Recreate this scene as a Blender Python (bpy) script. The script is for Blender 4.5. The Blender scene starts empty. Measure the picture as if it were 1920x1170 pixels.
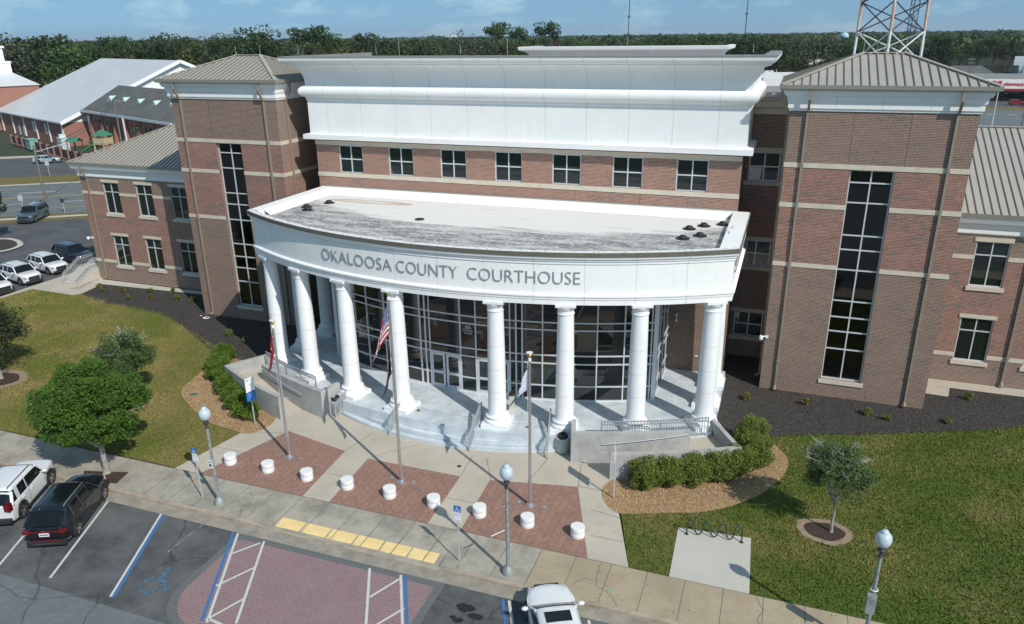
import bpy, bmesh, math, random
from math import sin, cos, pi, radians, sqrt, atan2
from mathutils import Vector, Matrix
import numpy as np
random.seed(7); rng = np.random.default_rng(7)
SC = bpy.context.scene; COL = SC.collection
# ---------------- camera, light, sky ----------------
cam = bpy.data.cameras.new('camera'); camo = bpy.data.objects.new('camera', cam); COL.objects.link(camo)
YAW, PITCH, ROLL = 0.35006, 0.35151, -0.01177
fw = Vector((-sin(YAW)*cos(PITCH), cos(YAW)*cos(PITCH), -sin(PITCH))); rt = Vector((cos(YAW), sin(YAW), 0)); up = rt.cross(fw)
r2 = rt*cos(ROLL)+up*sin(ROLL); u2 = -rt*sin(ROLL)+up*cos(ROLL)
mw = Matrix((r2, u2, -fw)).transposed().to_4x4(); mw.translation = Vector((11.3759, -46.4595, 21.0)); camo.matrix_world = mw
cam.sensor_width = 36; cam.lens = 36*1410.06/1920; cam.clip_start = 0.5; cam.clip_end = 12000
SC.camera = camo
SUN_AZ = Vector((0.83, -0.558, 0)).normalized(); SUN_EL = radians(41.5)
sund = bpy.data.lights.new('sun', 'SUN'); suno = bpy.data.objects.new('sun', sund); COL.objects.link(suno)
sund.energy = 3.9; sund.angle = radians(0.5); sund.color = (1, .95, .87)
sv = Vector((SUN_AZ.x*cos(SUN_EL), SUN_AZ.y*cos(SUN_EL), sin(SUN_EL))); suno.rotation_euler = sv.to_track_quat('Z', 'Y').to_euler()
SC.view_settings.view_transform = 'Standard'; SC.view_settings.look = 'None'; SC.view_settings.exposure = 0.0; SC.view_settings.gamma = 1
W = bpy.data.worlds.new('World'); SC.world = W; W.use_nodes = True
nt = W.node_tree; nt.nodes.clear(); N = nt.nodes.new; L = nt.links.new
out = N('ShaderNodeOutputWorld'); bg = N('ShaderNodeBackground'); sky = N('ShaderNodeTexSky'); sky.sky_type = 'NISHITA'; sky.sun_disc = False
sky.sun_elevation = SUN_EL; sky.sun_rotation = atan2(SUN_AZ.x, SUN_AZ.y); sky.air_density = 1.0; sky.dust_density = 0.15; sky.ozone_density = 2.2; sky.altitude = 100
bg.inputs['Strength'].default_value = 0.145
tc = N('ShaderNodeTexCoord'); av = N('ShaderNodeVectorMath'); av.operation = 'MULTIPLY_ADD'; L(tc.outputs['Generated'], av.inputs[0]); av.inputs[1].default_value = (1,1,.8); av.inputs[2].default_value = (0,0,.30); nv = N('ShaderNodeVectorMath'); nv.operation = 'NORMALIZE'; L(av.outputs[0], nv.inputs[0]); L(nv.outputs[0], sky.inputs['Vector']); mp = N('ShaderNodeMapping'); mp.inputs['Scale'].default_value = (1, 1, 3.4); L(tc.outputs['Generated'], mp.inputs['Vector'])
n1 = N('ShaderNodeTexNoise'); n1.inputs['Scale'].default_value = 8; n1.inputs['Detail'].default_value = 9; n1.inputs['Roughness'].default_value = .62; L(mp.outputs[0], n1.inputs['Vector'])
rp = N('ShaderNodeValToRGB'); rp.color_ramp.elements[0].position = .5; rp.color_ramp.elements[1].position = .78; rp.color_ramp.elements[1].color = (.42, .42, .42, 1); L(n1.outputs[0], rp.inputs[0])
mx = N('ShaderNodeMixRGB'); L(rp.outputs[0], mx.inputs[0]); L(sky.outputs[0], mx.inputs[1]); mx.inputs[2].default_value = (7.5, 8.3, 9.0, 1)
tn = N('ShaderNodeMixRGB'); tn.blend_type = 'MULTIPLY'; tn.inputs[0].default_value = 1; L(mx.outputs[0], tn.inputs[1]); tn.inputs[2].default_value = (.98,1.14,.98,1); L(tn.outputs[0], bg.inputs['Color']); L(bg.outputs[0], out.inputs[0])

# ---------------- helpers ----------------
class MB:
    def __init__(s): s.v = []; s.f = []; s.m = []; s.k = 0; s.uv = None
    def add(s, vs, fs):
        o = len(s.v); s.v += [tuple(p) for p in vs]; s.f += [tuple(i+o for i in f) for f in fs]; s.m += [s.k]*len(fs); return s
    def quad(s, *p): return s.add(p, [tuple(range(len(p)))])
    def box(s, x0, x1, y0, y1, z0, z1):
        if x0 > x1: x0, x1 = x1, x0
        if y0 > y1: y0, y1 = y1, y0
        return s.add([(x0,y0,z0),(x1,y0,z0),(x1,y1,z0),(x0,y1,z0),(x0,y0,z1),(x1,y0,z1),(x1,y1,z1),(x0,y1,z1)],
                     [(0,3,2,1),(4,5,6,7),(0,1,5,4),(1,2,6,5),(2,3,7,6),(3,0,4,7)])
    def obox(s, c, sx, sy, sz, rz=0, M=None):
        M = M or Matrix.Rotation(rz, 3, 'Z'); c = Vector(c); p = []
        for z in (-.5, .5):
            for x, y in ((-.5,-.5),(.5,-.5),(.5,.5),(-.5,.5)): p.append(c+M@Vector((x*sx, y*sy, z*sz)))
        return s.add(p, [(0,3,2,1),(4,5,6,7),(0,1,5,4),(1,2,6,5),(2,3,7,6),(3,0,4,7)])
    def cyl(s, p0, p1, r0, r1=None, n=12, caps=True, ph=0):
        r1 = r0 if r1 is None else r1; p0 = Vector(p0); p1 = Vector(p1); d = (p1-p0).normalized()
        a = d.orthogonal().normalized(); b = d.cross(a); vs = []
        for p, r in ((p0, r0), (p1, r1)):
            for i in range(n): t = 2*pi*i/n+ph; vs.append(p+a*(r*cos(t))+b*(r*sin(t)))
        fs = [(i, (i+1) % n, n+(i+1) % n, n+i) for i in range(n)]
        if caps: fs += [tuple(range(n-1, -1, -1)), tuple(range(n, 2*n))]
        return s.add(vs, fs)
    def tube(s, pts, r, n=8, caps=True):
        pts = [Vector(p) for p in pts]; vs = []; fs = []; m = len(pts)
        rr = r if isinstance(r, (list, tuple)) else [r]*m; a = None
        for i, p in enumerate(pts):
            d = ((pts[min(i+1, m-1)]-p).normalized()+(p-pts[max(i-1, 0)]).normalized()).normalized()
            a = d.orthogonal().normalized() if a is None else (a-d*a.dot(d)).normalized(); b = d.cross(a)
            for j in range(n): t = 2*pi*j/n; vs.append(p+a*(rr[i]*cos(t))+b*(rr[i]*sin(t)))
        for i in range(m-1):
            for j in range(n): fs.append((i*n+j, i*n+(j+1) % n, (i+1)*n+(j+1) % n, (i+1)*n+j))
        if caps: fs += [tuple(range(n-1, -1, -1)), tuple(range((m-1)*n, m*n))]
        return s.add(vs, fs)
    def lathe(s, c, prof, n=24, caps=True):
        vs = []; fs = []; m = len(prof)
        for r, z in prof:
            for j in range(n): t = 2*pi*j/n; vs.append((c[0]+r*cos(t), c[1]+r*sin(t), c[2]+z))
        for i in range(m-1):
            for j in range(n): fs.append((i*n+j, i*n+(j+1) % n, (i+1)*n+(j+1) % n, (i+1)*n+j))
        if caps: fs += [tuple(range(n-1, -1, -1)), tuple(range((m-1)*n, m*n))]
        return s.add(vs, fs)
    def prism(s, poly, z0, z1):
        n = len(poly); vs = [(x, y, z0) for x, y in poly]+[(x, y, z1) for x, y in poly]
        return s.add(vs, [tuple(range(n-1, -1, -1)), tuple(range(n, 2*n))]+[(i, (i+1) % n, n+(i+1) % n, n+i) for i in range(n)])
    def sheet(s, poly, z): return s.add([(x, y, z) for x, y in poly], [tuple(range(len(poly)))])
    def arc(s, cx, cy, R0, R1, a0, a1, z0, z1, n=24):   # annular block, angle measured from -Y towards +X, in degrees
        vs = []; fs = []
        z0b = z0 if isinstance(z0, (tuple, list)) else (z0, z0); z1b = z1 if isinstance(z1, (tuple, list)) else (z1, z1)
        for i in range(n+1):
            q = i/n; t = radians(a0+(a1-a0)*q); dx, dy = sin(t), -cos(t); za = z0b[0]+(z0b[1]-z0b[0])*q; zb = z1b[0]+(z1b[1]-z1b[0])*q
            for R, z in ((R0, za), (R1, za), (R1, zb), (R0, zb)): vs.append((cx+dx*R, cy+dy*R, z))
        for i in range(n):
            for j in range(4): fs.append((i*4+j, i*4+(j+1) % 4, i*4+4+(j+1) % 4, i*4+4+j))
        fs += [(3,2,1,0), (n*4, n*4+1, n*4+2, n*4+3)]
        return s.add(vs, fs)
    def line(s, a, b, w, z):
        a = Vector((a[0], a[1], 0)); b = Vector((b[0], b[1], 0)); d = (b-a).normalized(); p = Vector((-d.y, d.x, 0))*w/2
        return s.add([(q.x, q.y, z) for q in (a-p, b-p, b+p, a+p)], [(0,1,2,3)])
    def bar(s, a, b, w, h):      # rectangular bar between two points, h measured upward
        a = Vector(a); b = Vector(b); d = (b-a).normalized(); side = Vector((0,0,1)).cross(d)
        side = side.normalized() if side.length > 1e-4 else Vector((1,0,0)); upv = d.cross(side).normalized(); vs = []
        for p in (a, b):
            for i, j in ((-.5,-.5),(.5,-.5),(.5,.5),(-.5,.5)): vs.append(p+side*(w*i)+upv*(h*j))
        return s.add(vs, [(3,2,1,0),(4,5,6,7),(0,1,5,4),(1,2,6,5),(2,3,7,6),(3,0,4,7)])
    def ball(s, c, rx, ry=None, rz=None, n=12, m=8):
        ry = rx if ry is None else ry; rz = rx if rz is None else rz; vs = []; fs = []
        for i in range(m+1):
            p = pi*i/m
            for j in range(n): t = 2*pi*j/n; vs.append((c[0]+rx*sin(p)*cos(t), c[1]+ry*sin(p)*sin(t), c[2]-rz*cos(p)))
        for i in range(m):
            for j in range(n): fs.append((i*n+j, i*n+(j+1) % n, (i+1)*n+(j+1) % n, (i+1)*n+j))
        return s.add(vs, fs)
    def merge(s, o, M=None):
        k = len(s.v); s.v += [tuple(M@Vector(p)) for p in o.v] if M else o.v; s.f += [tuple(i+k for i in f) for f in o.f]; s.m += o.m; return s
ORG = {}
def obj(name, mb, mat, parent=None, smooth=0, org=None, merge=False):
    me = bpy.data.meshes.new(name); ob = bpy.data.objects.new(name, me); COL.objects.link(ob)
    if org is None and parent is not None: org = ORG.get(parent.name, Vector((0,0,0)))
    loc = Vector((0,0,0))
    if org is None:
        a = np.array(mb.v); lo = a.min(0); hi = a.max(0); org = Vector(((lo[0]+hi[0])/2, (lo[1]+hi[1])/2, lo[2])); loc = org
    org = Vector(org)
    if parent is None: loc = org
    ORG[ob.name] = org
    me.from_pydata([(p[0]-org.x, p[1]-org.y, p[2]-org.z) for p in mb.v], [], mb.f)
    for m in (mat if isinstance(mat, (list, tuple)) else [mat]): me.materials.append(m)
    if any(mb.m): me.polygons.foreach_set('material_index', mb.m)
    if merge:
        bm = bmesh.new(); bm.from_mesh(me); bmesh.ops.remove_doubles(bm, verts=bm.verts, dist=1e-4); bm.to_mesh(me); bm.free()
    if smooth:
        me.polygons.foreach_set('use_smooth', [True]*len(me.polygons)); me.set_sharp_from_angle(angle=radians(smooth))
    me.update(); ob.location = loc
    if parent is not None: ob.parent = parent; ob.location = (0,0,0)
    return ob
def tag(o, label=None, cat=None, group=None, kind=None):
    if label: o['label'] = label
    if cat: o['category'] = cat
    if group: o['group'] = group
    if kind: o['kind'] = kind
    return o
def root(name, loc, label, cat, group=None):
    o = bpy.data.objects.new(name, None); COL.objects.link(o); o.location = loc; ORG[o.name] = Vector(loc); o.empty_display_size = .3
    return tag(o, label, cat, group)
def struct(name, mb, mat, smooth=0): return tag(obj(name, mb, mat, smooth=smooth), kind='structure')
def dup(r, loc, rz=0, sc=1, label=None, mats=None):
    def rec(o, par):
        c = o.copy(); COL.objects.link(c)
        if par is not None: c.parent = par
        for ch in KIDS.get(o.name, []): rec(ch, c)
        return c
    KIDS = {}
    for o in ALLC(r): KIDS.setdefault(o.parent.name, []).append(o)
    c = rec(r, None); c.location = loc; c.rotation_euler = (0,0,rz); c.scale = (sc,sc,sc)
    if label: c['label'] = label
    return c
def ALLC(r):
    res = []
    for ch in r.children: res.append(ch); res += ALLC(ch)
    return res
# ---------------- materials ----------------
def mat(name, col, rough=.7, metal=0, noise=0, nscale=3, bump=0, bscale=40, col2=None, spec=.5, detail=4, coat=0, obrand=0, stretch=None):
    m = bpy.data.materials.new(name); m.use_nodes = True; nt = m.node_tree; b = nt.nodes['Principled BSDF']
    b.inputs['Roughness'].default_value = rough; b.inputs['Metallic'].default_value = metal; b.inputs['Specular IOR Level'].default_value = spec
    if coat: b.inputs['Coat Weight'].default_value = coat; b.inputs['Coat Roughness'].default_value = .03
    b.inputs['Base Color'].default_value = (*col, 1)
    if noise or bump or obrand:
        N = nt.nodes.new; L = nt.links.new; tc = N('ShaderNodeTexCoord'); vec = tc.outputs['Object']
        if stretch: mp = N('ShaderNodeMapping'); mp.inputs['Scale'].default_value = stretch; L(vec, mp.inputs[0]); vec = mp.outputs[0]
        src = None
        if noise:
            n = N('ShaderNodeTexNoise'); n.inputs['Scale'].default_value = nscale; n.inputs['Detail'].default_value = detail; n.inputs['Roughness'].default_value = .65; L(vec, n.inputs['Vector'])
            r = N('ShaderNodeValToRGB'); r.color_ramp.elements[0].position = .32; r.color_ramp.elements[1].position = .68
            c2 = col2 or tuple(c*(1-noise) for c in col); r.color_ramp.elements[0].color = (*c2, 1); r.color_ramp.elements[1].color = (*col, 1) if col2 else (*[min(1, c*(1+noise*.6)) for c in col], 1)
            L(n.outputs[0], r.inputs[0]); src = r.outputs[0]
        if obrand:
            oi = N('ShaderNodeObjectInfo'); hs = N('ShaderNodeHueSaturation'); mr = N('ShaderNodeMapRange'); L(oi.outputs['Random'], mr.inputs[0]); mr.inputs[3].default_value = 1-obrand; mr.inputs[4].default_value = 1+obrand
            mr2 = N('ShaderNodeMapRange'); mu = N('ShaderNodeMath'); mu.operation = 'MULTIPLY'; mu.inputs[1].default_value = 7.31; L(oi.outputs['Random'], mu.inputs[0]); fr = N('ShaderNodeMath'); fr.operation = 'FRACT'; L(mu.outputs[0], fr.inputs[0])
            L(fr.outputs[0], mr2.inputs[0]); mr2.inputs[3].default_value = .455; mr2.inputs[4].default_value = .525
            L(mr.outputs[0], hs.inputs['Value']); L(mr2.outputs[0], hs.inputs['Hue'])
            if src: L(src, hs.inputs['Color'])
            else: hs.inputs['Color'].default_value = (*col, 1)
            src = hs.outputs[0]
        if src: L(src, b.inputs['Base Color'])
        if bump:
            n = N('ShaderNodeTexNoise'); n.inputs['Scale'].default_value = bscale; n.inputs['Detail'].default_value = 3; L(vec, n.inputs['Vector']); bp = N('ShaderNodeBump'); bp.inputs['Strength'].default_value = bump; bp.inputs['Distance'].default_value = .02
            L(n.outputs[0], bp.inputs['Height']); L(bp.outputs[0], b.inputs['Normal'])
    return m
class NG:   # tiny node builder
    def __init__(s, name):
        s.m = bpy.data.materials.new(name); s.m.use_nodes = True; s.t = s.m.node_tree; s.b = s.t.nodes['Principled BSDF']
    def n(s, t, **kw):
        x = s.t.nodes.new('ShaderNode'+t)
        for k, v in kw.items(): setattr(x, k, v)
        return x
    def l(s, a, b): s.t.links.new(a, b)
    def val(s, sock, v):
        if isinstance(v, (int, float, tuple)): sock.default_value = v
        else: s.l(v, sock)
    def math(s, op, a, b=0., c=None):
        x = s.n('Math', operation=op); s.val(x.inputs[0], a); s.val(x.inputs[1], b)
        if c is not None: s.val(x.inputs[2], c)
        return x.outputs[0]
    def mix(s, f, a, b, bt='MIX'):
        x = s.n('MixRGB', blend_type=bt); s.val(x.inputs[0], f); s.val(x.inputs[1], a if not isinstance(a, tuple) else (*a, 1)[:4]); s.val(x.inputs[2], b if not isinstance(b, tuple) else (*b, 1)[:4]); return x.outputs[0]
    def noise(s, vec, sc, det=4, ro=.6): x = s.n('TexNoise'); x.inputs['Scale'].default_value = sc; x.inputs['Detail'].default_value = det; x.inputs['Roughness'].default_value = ro; s.l(vec, x.inputs['Vector']); return x.outputs[0]
    def ramp(s, f, *stops):
        x = s.n('ValToRGB'); s.l(f, x.inputs[0]); e = x.color_ramp.elements
        while len(e) < len(stops): e.new(.5)
        for i, (p, c) in enumerate(stops): e[i].position = p; e[i].color = (*c, 1) if isinstance(c, tuple) else (c, c, c, 1)
        return x.outputs[0]
    def pos(s): g = s.n('NewGeometry'); return g.outputs['Position'], g.outputs['Normal']
    def sep(s, v): x = s.n('SeparateXYZ'); s.l(v, x.inputs[0]); return x.outputs
    def comb(s, *a): x = s.n('CombineXYZ'); [s.val(x.inputs[i], v) for i, v in enumerate(a)]; return x.outputs[0]
    def bump(s, h, st=.3, d=.01): x = s.n('Bump'); x.inputs['Strength'].default_value = st; x.inputs['Distance'].default_value = d; s.l(h, x.inputs['Height']); s.l(x.outputs[0], s.b.inputs['Normal'])
def brick_mat(name, pal, mortar, bw=.24, bh=.083, zbands=None, pal2=None, ms=.013, grey=None):
    g = NG(name); P, Nn = g.pos(); x, y, z = g.sep(P); nx, ny, nz = g.sep(Nn)
    sel = g.math('GREATER_THAN', g.math('ABSOLUTE', nx), .7); u = g.math('ADD', g.math('MULTIPLY', sel, y), g.math('MULTIPLY', g.math('SUBTRACT', 1., sel), x))
    vec = g.comb(u, z, 0.)
    bt = g.n('TexBrick'); g.l(vec, bt.inputs['Vector']); bt.inputs['Scale'].default_value = 1; bt.inputs['Brick Width'].default_value = bw; bt.inputs['Row Height'].default_value = bh; bt.inputs['Mortar Size'].default_value = ms; bt.inputs['Mortar Smooth'].default_value = .15
    bt.inputs['Color1'].default_value = (0,0,0,1); bt.inputs['Color2'].default_value = (1,1,1,1); bt.inputs['Mortar'].default_value = (.5,.5,.5,1); bt.offset_frequency = 2; bt.offset = .5
    # per-brick random from cell id
    row = g.math('FLOOR', g.math('DIVIDE', z, bh)); half = g.math('MULTIPLY', g.math('FRACT', g.math('MULTIPLY', row, .5)), bw); ci = g.math('FLOOR', g.math('DIVIDE', g.math('ADD', u, half), bw))
    wn = g.n('TexWhiteNoise', noise_dimensions='2D'); g.l(g.comb(ci, row, 0.), wn.inputs['Vector']); r = wn.outputs['Value']
    big = g.noise(g.comb(g.math('MULTIPLY', x, .6), y, g.math('MULTIPLY', z, 1.7)), .75, 4, .6)
    rr = g.math('ADD', g.math('MULTIPLY', r, .8), g.math('MULTIPLY', g.math('SUBTRACT', big, .5), 1.7)); rr = g.math('ADD', rr, .1)
    def palette(p): return g.ramp(rr, *[(i/(len(p)-1)*.95+.02, c) for i, c in enumerate(p)])
    c = palette(pal)
    if pal2:
        b = g.math('MAXIMUM', g.math('LESS_THAN', z, zbands[0]), g.math('GREATER_THAN', z, zbands[1])); c = g.mix(b, c, palette(pal2))
    dirt = g.noise(P, 2.2, 5, .7); c = g.mix(g.math('MULTIPLY', dirt, .25), c, g.mix(.5, c, (.05,.045,.04)))
    low = g.ramp(z, (.0, 1.), (.5, 0.)); c = g.mix(g.math('MULTIPLY', low, g.math('MULTIPLY', dirt, .55)), c, (.25,.13,.07))
    c = g.mix(bt.outputs['Fac'], c, mortar); g.l(c, g.b.inputs['Base Color']); g.b.inputs['Roughness'].default_value = .85; g.bump(g.math('SUBTRACT', 1., bt.outputs['Fac']), .5, .008)
    return g.m
RED = [(.07,.072,.072), (.18,.062,.045), (.30,.085,.055), (.33,.115,.08), (.20,.075,.055), (.36,.16,.11)]
BRN = [(.105,.058,.046), (.185,.098,.072), (.225,.12,.088), (.17,.086,.062), (.255,.145,.108)]
M = {}
M['brick_tower'] = brick_mat('tower_brick', RED, (.38,.33,.27), zbands=(8.2, 14.0), pal2=BRN)
M['brick_wing'] = brick_mat('wing_brick', RED, (.42,.36,.29), zbands=(1.85, 8.2), pal2=BRN)
M['brick_main'] = brick_mat('main_brick', [RED[0], RED[2], (.33,.13,.09), RED[3], RED[1], RED[5]], (.45,.39,.31))
M['brick_church'] = brick_mat('church_brick', [(.25,.09,.065), (.31,.115,.085), (.34,.14,.10)], (.36,.22,.17))
M['bjoint'] = mat('brick_control_joint', (.10,.08,.07), .9)
M['stone'] = mat('cast_stone', (.62,.55,.44), .75, noise=.12, nscale=1.5)
def stained_white(name, base, st, rough):
    g = NG(name); P, Nn = g.pos(); x, y, z = g.sep(P); v = g.comb(g.math('MULTIPLY', x, 3.), g.math('MULTIPLY', y, 3.), g.math('MULTIPLY', z, .35)); n = g.noise(v, 1.3, 6, .7); n2 = g.noise(P, .5, 5, .6)
    c = g.mix(g.math('MULTIPLY', g.ramp(n, (.5, 0.), (.78, 1.)), .30), base, st); c = g.mix(g.math('MULTIPLY', g.ramp(n2, (.42, 0.), (.7, 1.)), .22), c, st); g.l(c, g.b.inputs['Base Color']); g.b.inputs['Roughness'].default_value = rough; g.bump(g.noise(P, 55, 2, .5), .06, .01); return g.m
M['white'] = stained_white('white_stucco', (.87,.87,.855), (.66,.66,.64), .65); M['column'] = stained_white('column_paint', (.85,.86,.86), (.64,.66,.67), .5)
M['joint'] = mat('panel_joint_grey', (.60,.60,.59), .9)  # even grey of the thin strips laid over panel joints
M['coping'] = mat('grey_metal_coping', (.33,.31,.28), .5, .3, noise=.1)
M['coping_tan'] = mat('tan_metal_coping', (.17,.155,.125), .5, .2, noise=.15, nscale=2)
M['rooftan'] = mat('tan_standing_seam_metal', (.50,.455,.395), .42, .25, noise=.05, nscale=.7)
M['seam'] = mat('shadow_toned_seam_metal', (.21,.195,.165), .5, .25)  # rib colour darkened to take in the shadow lines along the seams
M['gutter'] = mat('gutter_metal', (.33,.315,.265), .45, .3, noise=.06)
M['spout'] = mat('downspout_metal', (.33,.275,.215), .5, .2, noise=.08)
M['frame'] = mat('aluminium_frame', (.70,.73,.76), .4, .3)
M['doorframe'] = mat('door_aluminium', (.62,.65,.69), .4, .3)
def glass_mat(name, tint=.02, ior=1.6, col=(.01,.016,.014)):
    m = mat(name, col, .02, spec=.5); b = m.node_tree.nodes['Principled BSDF']; b.inputs['IOR'].default_value = ior
    return m
M['glass'] = glass_mat('tinted_window_glass', ior=1.8, col=(.010,.017,.014)); M['glass_curtain'] = glass_mat('curtain_wall_glass', ior=1.72, col=(.009,.012,.011)); M['glass_curtain'].node_tree.nodes['Principled BSDF'].inputs['Roughness'].default_value = .01
def thru_glass():
    g = NG('see_through_tinted_glass'); t = g.t; t.nodes.remove(g.b); o = t.nodes['Material Output']
    fr = g.n('Fresnel'); fr.inputs[0].default_value = 1.8; tr = g.n('BsdfTransparent'); tr.inputs[0].default_value = (.24,.30,.27,1); gl = g.n('BsdfGlossy'); gl.inputs['Roughness'].default_value = .02
    ms = g.n('MixShader'); g.l(fr.outputs[0], ms.inputs[0]); g.l(tr.outputs[0], ms.inputs[1]); g.l(gl.outputs[0], ms.inputs[2]); g.l(ms.outputs[0], o.inputs[0]); return g.m
M['glass_thru'] = thru_glass()
M['interior'] = mat('stair_plaster', (.16,.18,.16), .8); M['stairs'] = mat('stair_concrete', (.42,.42,.38), .8); M['darkmetal'] = mat('dark_metal', (.06,.065,.07), .5, .4)
M['galv'] = mat('galvanised_steel', (.60,.63,.64), .45, .3, noise=.12, nscale=8)
M['rail'] = mat('grey_railing_paint', (.36,.40,.41), .5, .2)
M['alu'] = mat('brushed_aluminium', (.62,.62,.62), .3, .8, noise=.06, nscale=6)
M['gold'] = mat('gold_finial', (.75,.52,.2), .25, 1)
M['whitepaint'] = mat('white_paint', (.80,.80,.78), .5, noise=.04, nscale=3)
M['letter'] = mat('brushed_letter_metal', (.30,.34,.36), .45, .2)
M['black'] = mat('black_rubber', (.02,.02,.022), .6)
# ================= COURTHOUSE =================
CX = -5.7                      # centre line of the blocks
PXC, PYC = -5.1, 15.82         # centre of the portico arcs
CH = root('courthouse', (CX, 0, 0), 'three-storey brick county courthouse with white curved column portico and two square towers', 'courthouse')
def part(name, mb, m, smooth=0, parent=None, label=None, merge=False):
    o = obj(name, mb, M[m] if isinstance(m, str) else m, parent or CH, smooth, merge=merge)
    if label: o['label'] = label
    return o
def wall_y(mb, x0, x1, z0, z1, y, holes=(), depth=.16):      # wall facing -Y with real openings
    xs = sorted({x0, x1, *[h[0] for h in holes], *[h[1] for h in holes]}); zs = sorted({z0, z1, *[h[2] for h in holes], *[h[3] for h in holes]})
    for i in range(len(xs)-1):
        for j in range(len(zs)-1):
            a, b, c, d = xs[i], xs[i+1], zs[j], zs[j+1]; mx_, mz_ = (a+b)/2, (c+d)/2
            if any(h[0] < mx_ < h[1] and h[2] < mz_ < h[3] for h in holes): continue
            mb.quad((a,y,c),(b,y,c),(b,y,d),(a,y,d))
    for a, b, c, d in holes:
        mb.quad((a,y,c),(a,y+depth,c),(a,y+depth,d),(a,y,d)); mb.quad((b,y+depth,c),(b,y,c),(b,y,d),(b,y+depth,d))
        mb.quad((a,y,c),(b,y,c),(b,y+depth,c),(a,y+depth,c)); mb.quad((a,y+depth,d),(b,y+depth,d),(b,y,d),(a,y,d))
def window(x0, x1, z0, z1, y, xm, zm, fw_=.07, glass='glass', depth=.16, parent=None, fm='frame'):
    yf = y+depth-.07; m = MB()
    m.box(x0, x0+fw_, yf, yf+.1, z0, z1); m.box(x1-fw_, x1, yf, yf+.1, z0, z1)
    m.box(x0+fw_, x1-fw_, yf+.002, yf+.098, z0, z0+fw_); m.box(x0+fw_, x1-fw_, yf+.002, yf+.098, z1-fw_, z1)
    for x in xm: m.box(x-fw_/2, x+fw_/2, yf+.004, yf+.096, z0+fw_, z1-fw_)
    for z in zm: m.box(x0+fw_, x1-fw_, yf-.004, yf+.094, z-fw_/2, z+fw_/2)
    w = part('window', m, fm, parent=parent)
    g = MB(); g.box(x0+.03, x1-.03, yf+.05, yf+.058, z0+.03, z1-.03); part('pane', g, glass, parent=w)
    return w
def miter(mb, prof, x0, x1, y0, yb, closed=False):           # profile (d,z) swept round left, front and right side
    n = len(prof); vs = []
    for d, z in prof:
        vs += [(x0-d, yb+(d if closed else 0), z), (x0-d, y0-d, z), (x1+d, y0-d, z), (x1+d, yb+(d if closed else 0), z)]
    fs = []
    for i in range(n-1):
        for j in range(4 if closed else 3): fs.append((i*4+j, i*4+(j+1) % 4, i*4+4+(j+1) % 4, i*4+4+j))
    return mb.add(vs, fs)
# ---- main block ----
MX0, MX1 = CX-14.6, CX+14.6
wx = [-17.55+3.94*i for i in range(7)]; holes = [(x-.95, x+.95, 12.0, 13.93) for x in wx]
m = MB(); wall_y(m, MX0, MX1, 8.0, 14.4, 0, holes)
for xx in (MX0, MX1): m.quad((xx,0,0),(xx,25,0),(xx,25,17.3),(xx,0,17.3))
m.quad((MX0,0,14.4),(MX1,0,14.4),(MX1,0,17.3),(MX0,0,17.3)); m.quad((MX0,25,0),(MX1,25,0),(MX1,25,17.3),(MX0,25,17.3))
part('main_wall', m, 'brick_main')
m = MB(); wall_y(m, MX0+.01, MX1-.01, 0, 8.0, -1.6); m.quad((MX0+.01,-1.6,8),(MX1-.01,-1.6,8),(MX1-.01,0,8),(MX0+.01,0,8))
for xx in (MX0+.01, MX1-.01): m.quad((xx,-1.6,0),(xx,0,0),(xx,0,8),(xx,-1.6,8))
part('ground_floor_wall', m, 'brick_tower')
for x in wx: window(x-.95, x+.95, 12.0, 13.93, 0, [x], [12.97])
m = MB()
m.box(MX0-.03, MX1+.03, -.035, .155, 11.70, 11.995); part('stone_band', m, 'stone')
m = MB(); m.box(MX0-.03, MX1+.03, -.04, .155, 13.93, 14.22); part('stone_band', m, 'stone')
m = MB()
for x in (-9.9, 3.0, -1.2+.02, -17.0): m.box(x-.012, x+.012, -.004, .02, 8, 11.7)
part('control_joint', m, 'bjoint')
prof = [(0,14.36),(.6,14.36),(.6,14.68),(.22,14.74),(.22,16.95),(.27,17.02),(.27,17.12)]
for i in range(13):
    t = radians(-80+170*i/12); prof.append((.3+.36*cos(t)-.02, 17.57+.37*sin(t)))
prof += [(.25,17.97),(.25,18.12)]
for i in range(11):
    t = radians(8+80*i/10); prof.append((.25+.86*(1-cos(t)), 18.12+1.2*sin(t)))
prof += [(1.16,19.36),(1.18,19.42)]+[(1.18+.24*sin(radians(a)), 19.44+.3*(1-cos(radians(a)))) for a in (10,30,50,70,88)]+[(1.42,19.78)]
m = MB(); miter(m, prof, MX0, MX1, 0, 10); part('parapet', m, 'white', smooth=35)
m = MB(); miter(m, [(1.42,19.78),(1.44,19.78),(1.44,19.87),(1.2,19.89),(.7,19.9),(.7,19.2),(-.25,19.2),(-.25,17.4)], MX0, MX1, 0, 10); part('parapet_coping', m, 'coping')
m = MB()
for i in range(11):
    x = -18.96+2.64*i
    vs = []
    for d, z in prof[2:]:
        vs += [(x-.013, -d-.004, z), (x+.013, -d-.004, z)]
    m.add(vs, [(2*k, 2*k+1, 2*k+3, 2*k+2) for k in range(len(vs)//2-1)])
m.add([(MX0-.23,-.226,14.72),(MX1+.23,-.226,14.72),(MX1+.23,-.226,14.745),(MX0-.23,-.226,14.745)], [(0,1,2,3)])
part('parapet_joint', m, 'joint')
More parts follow.
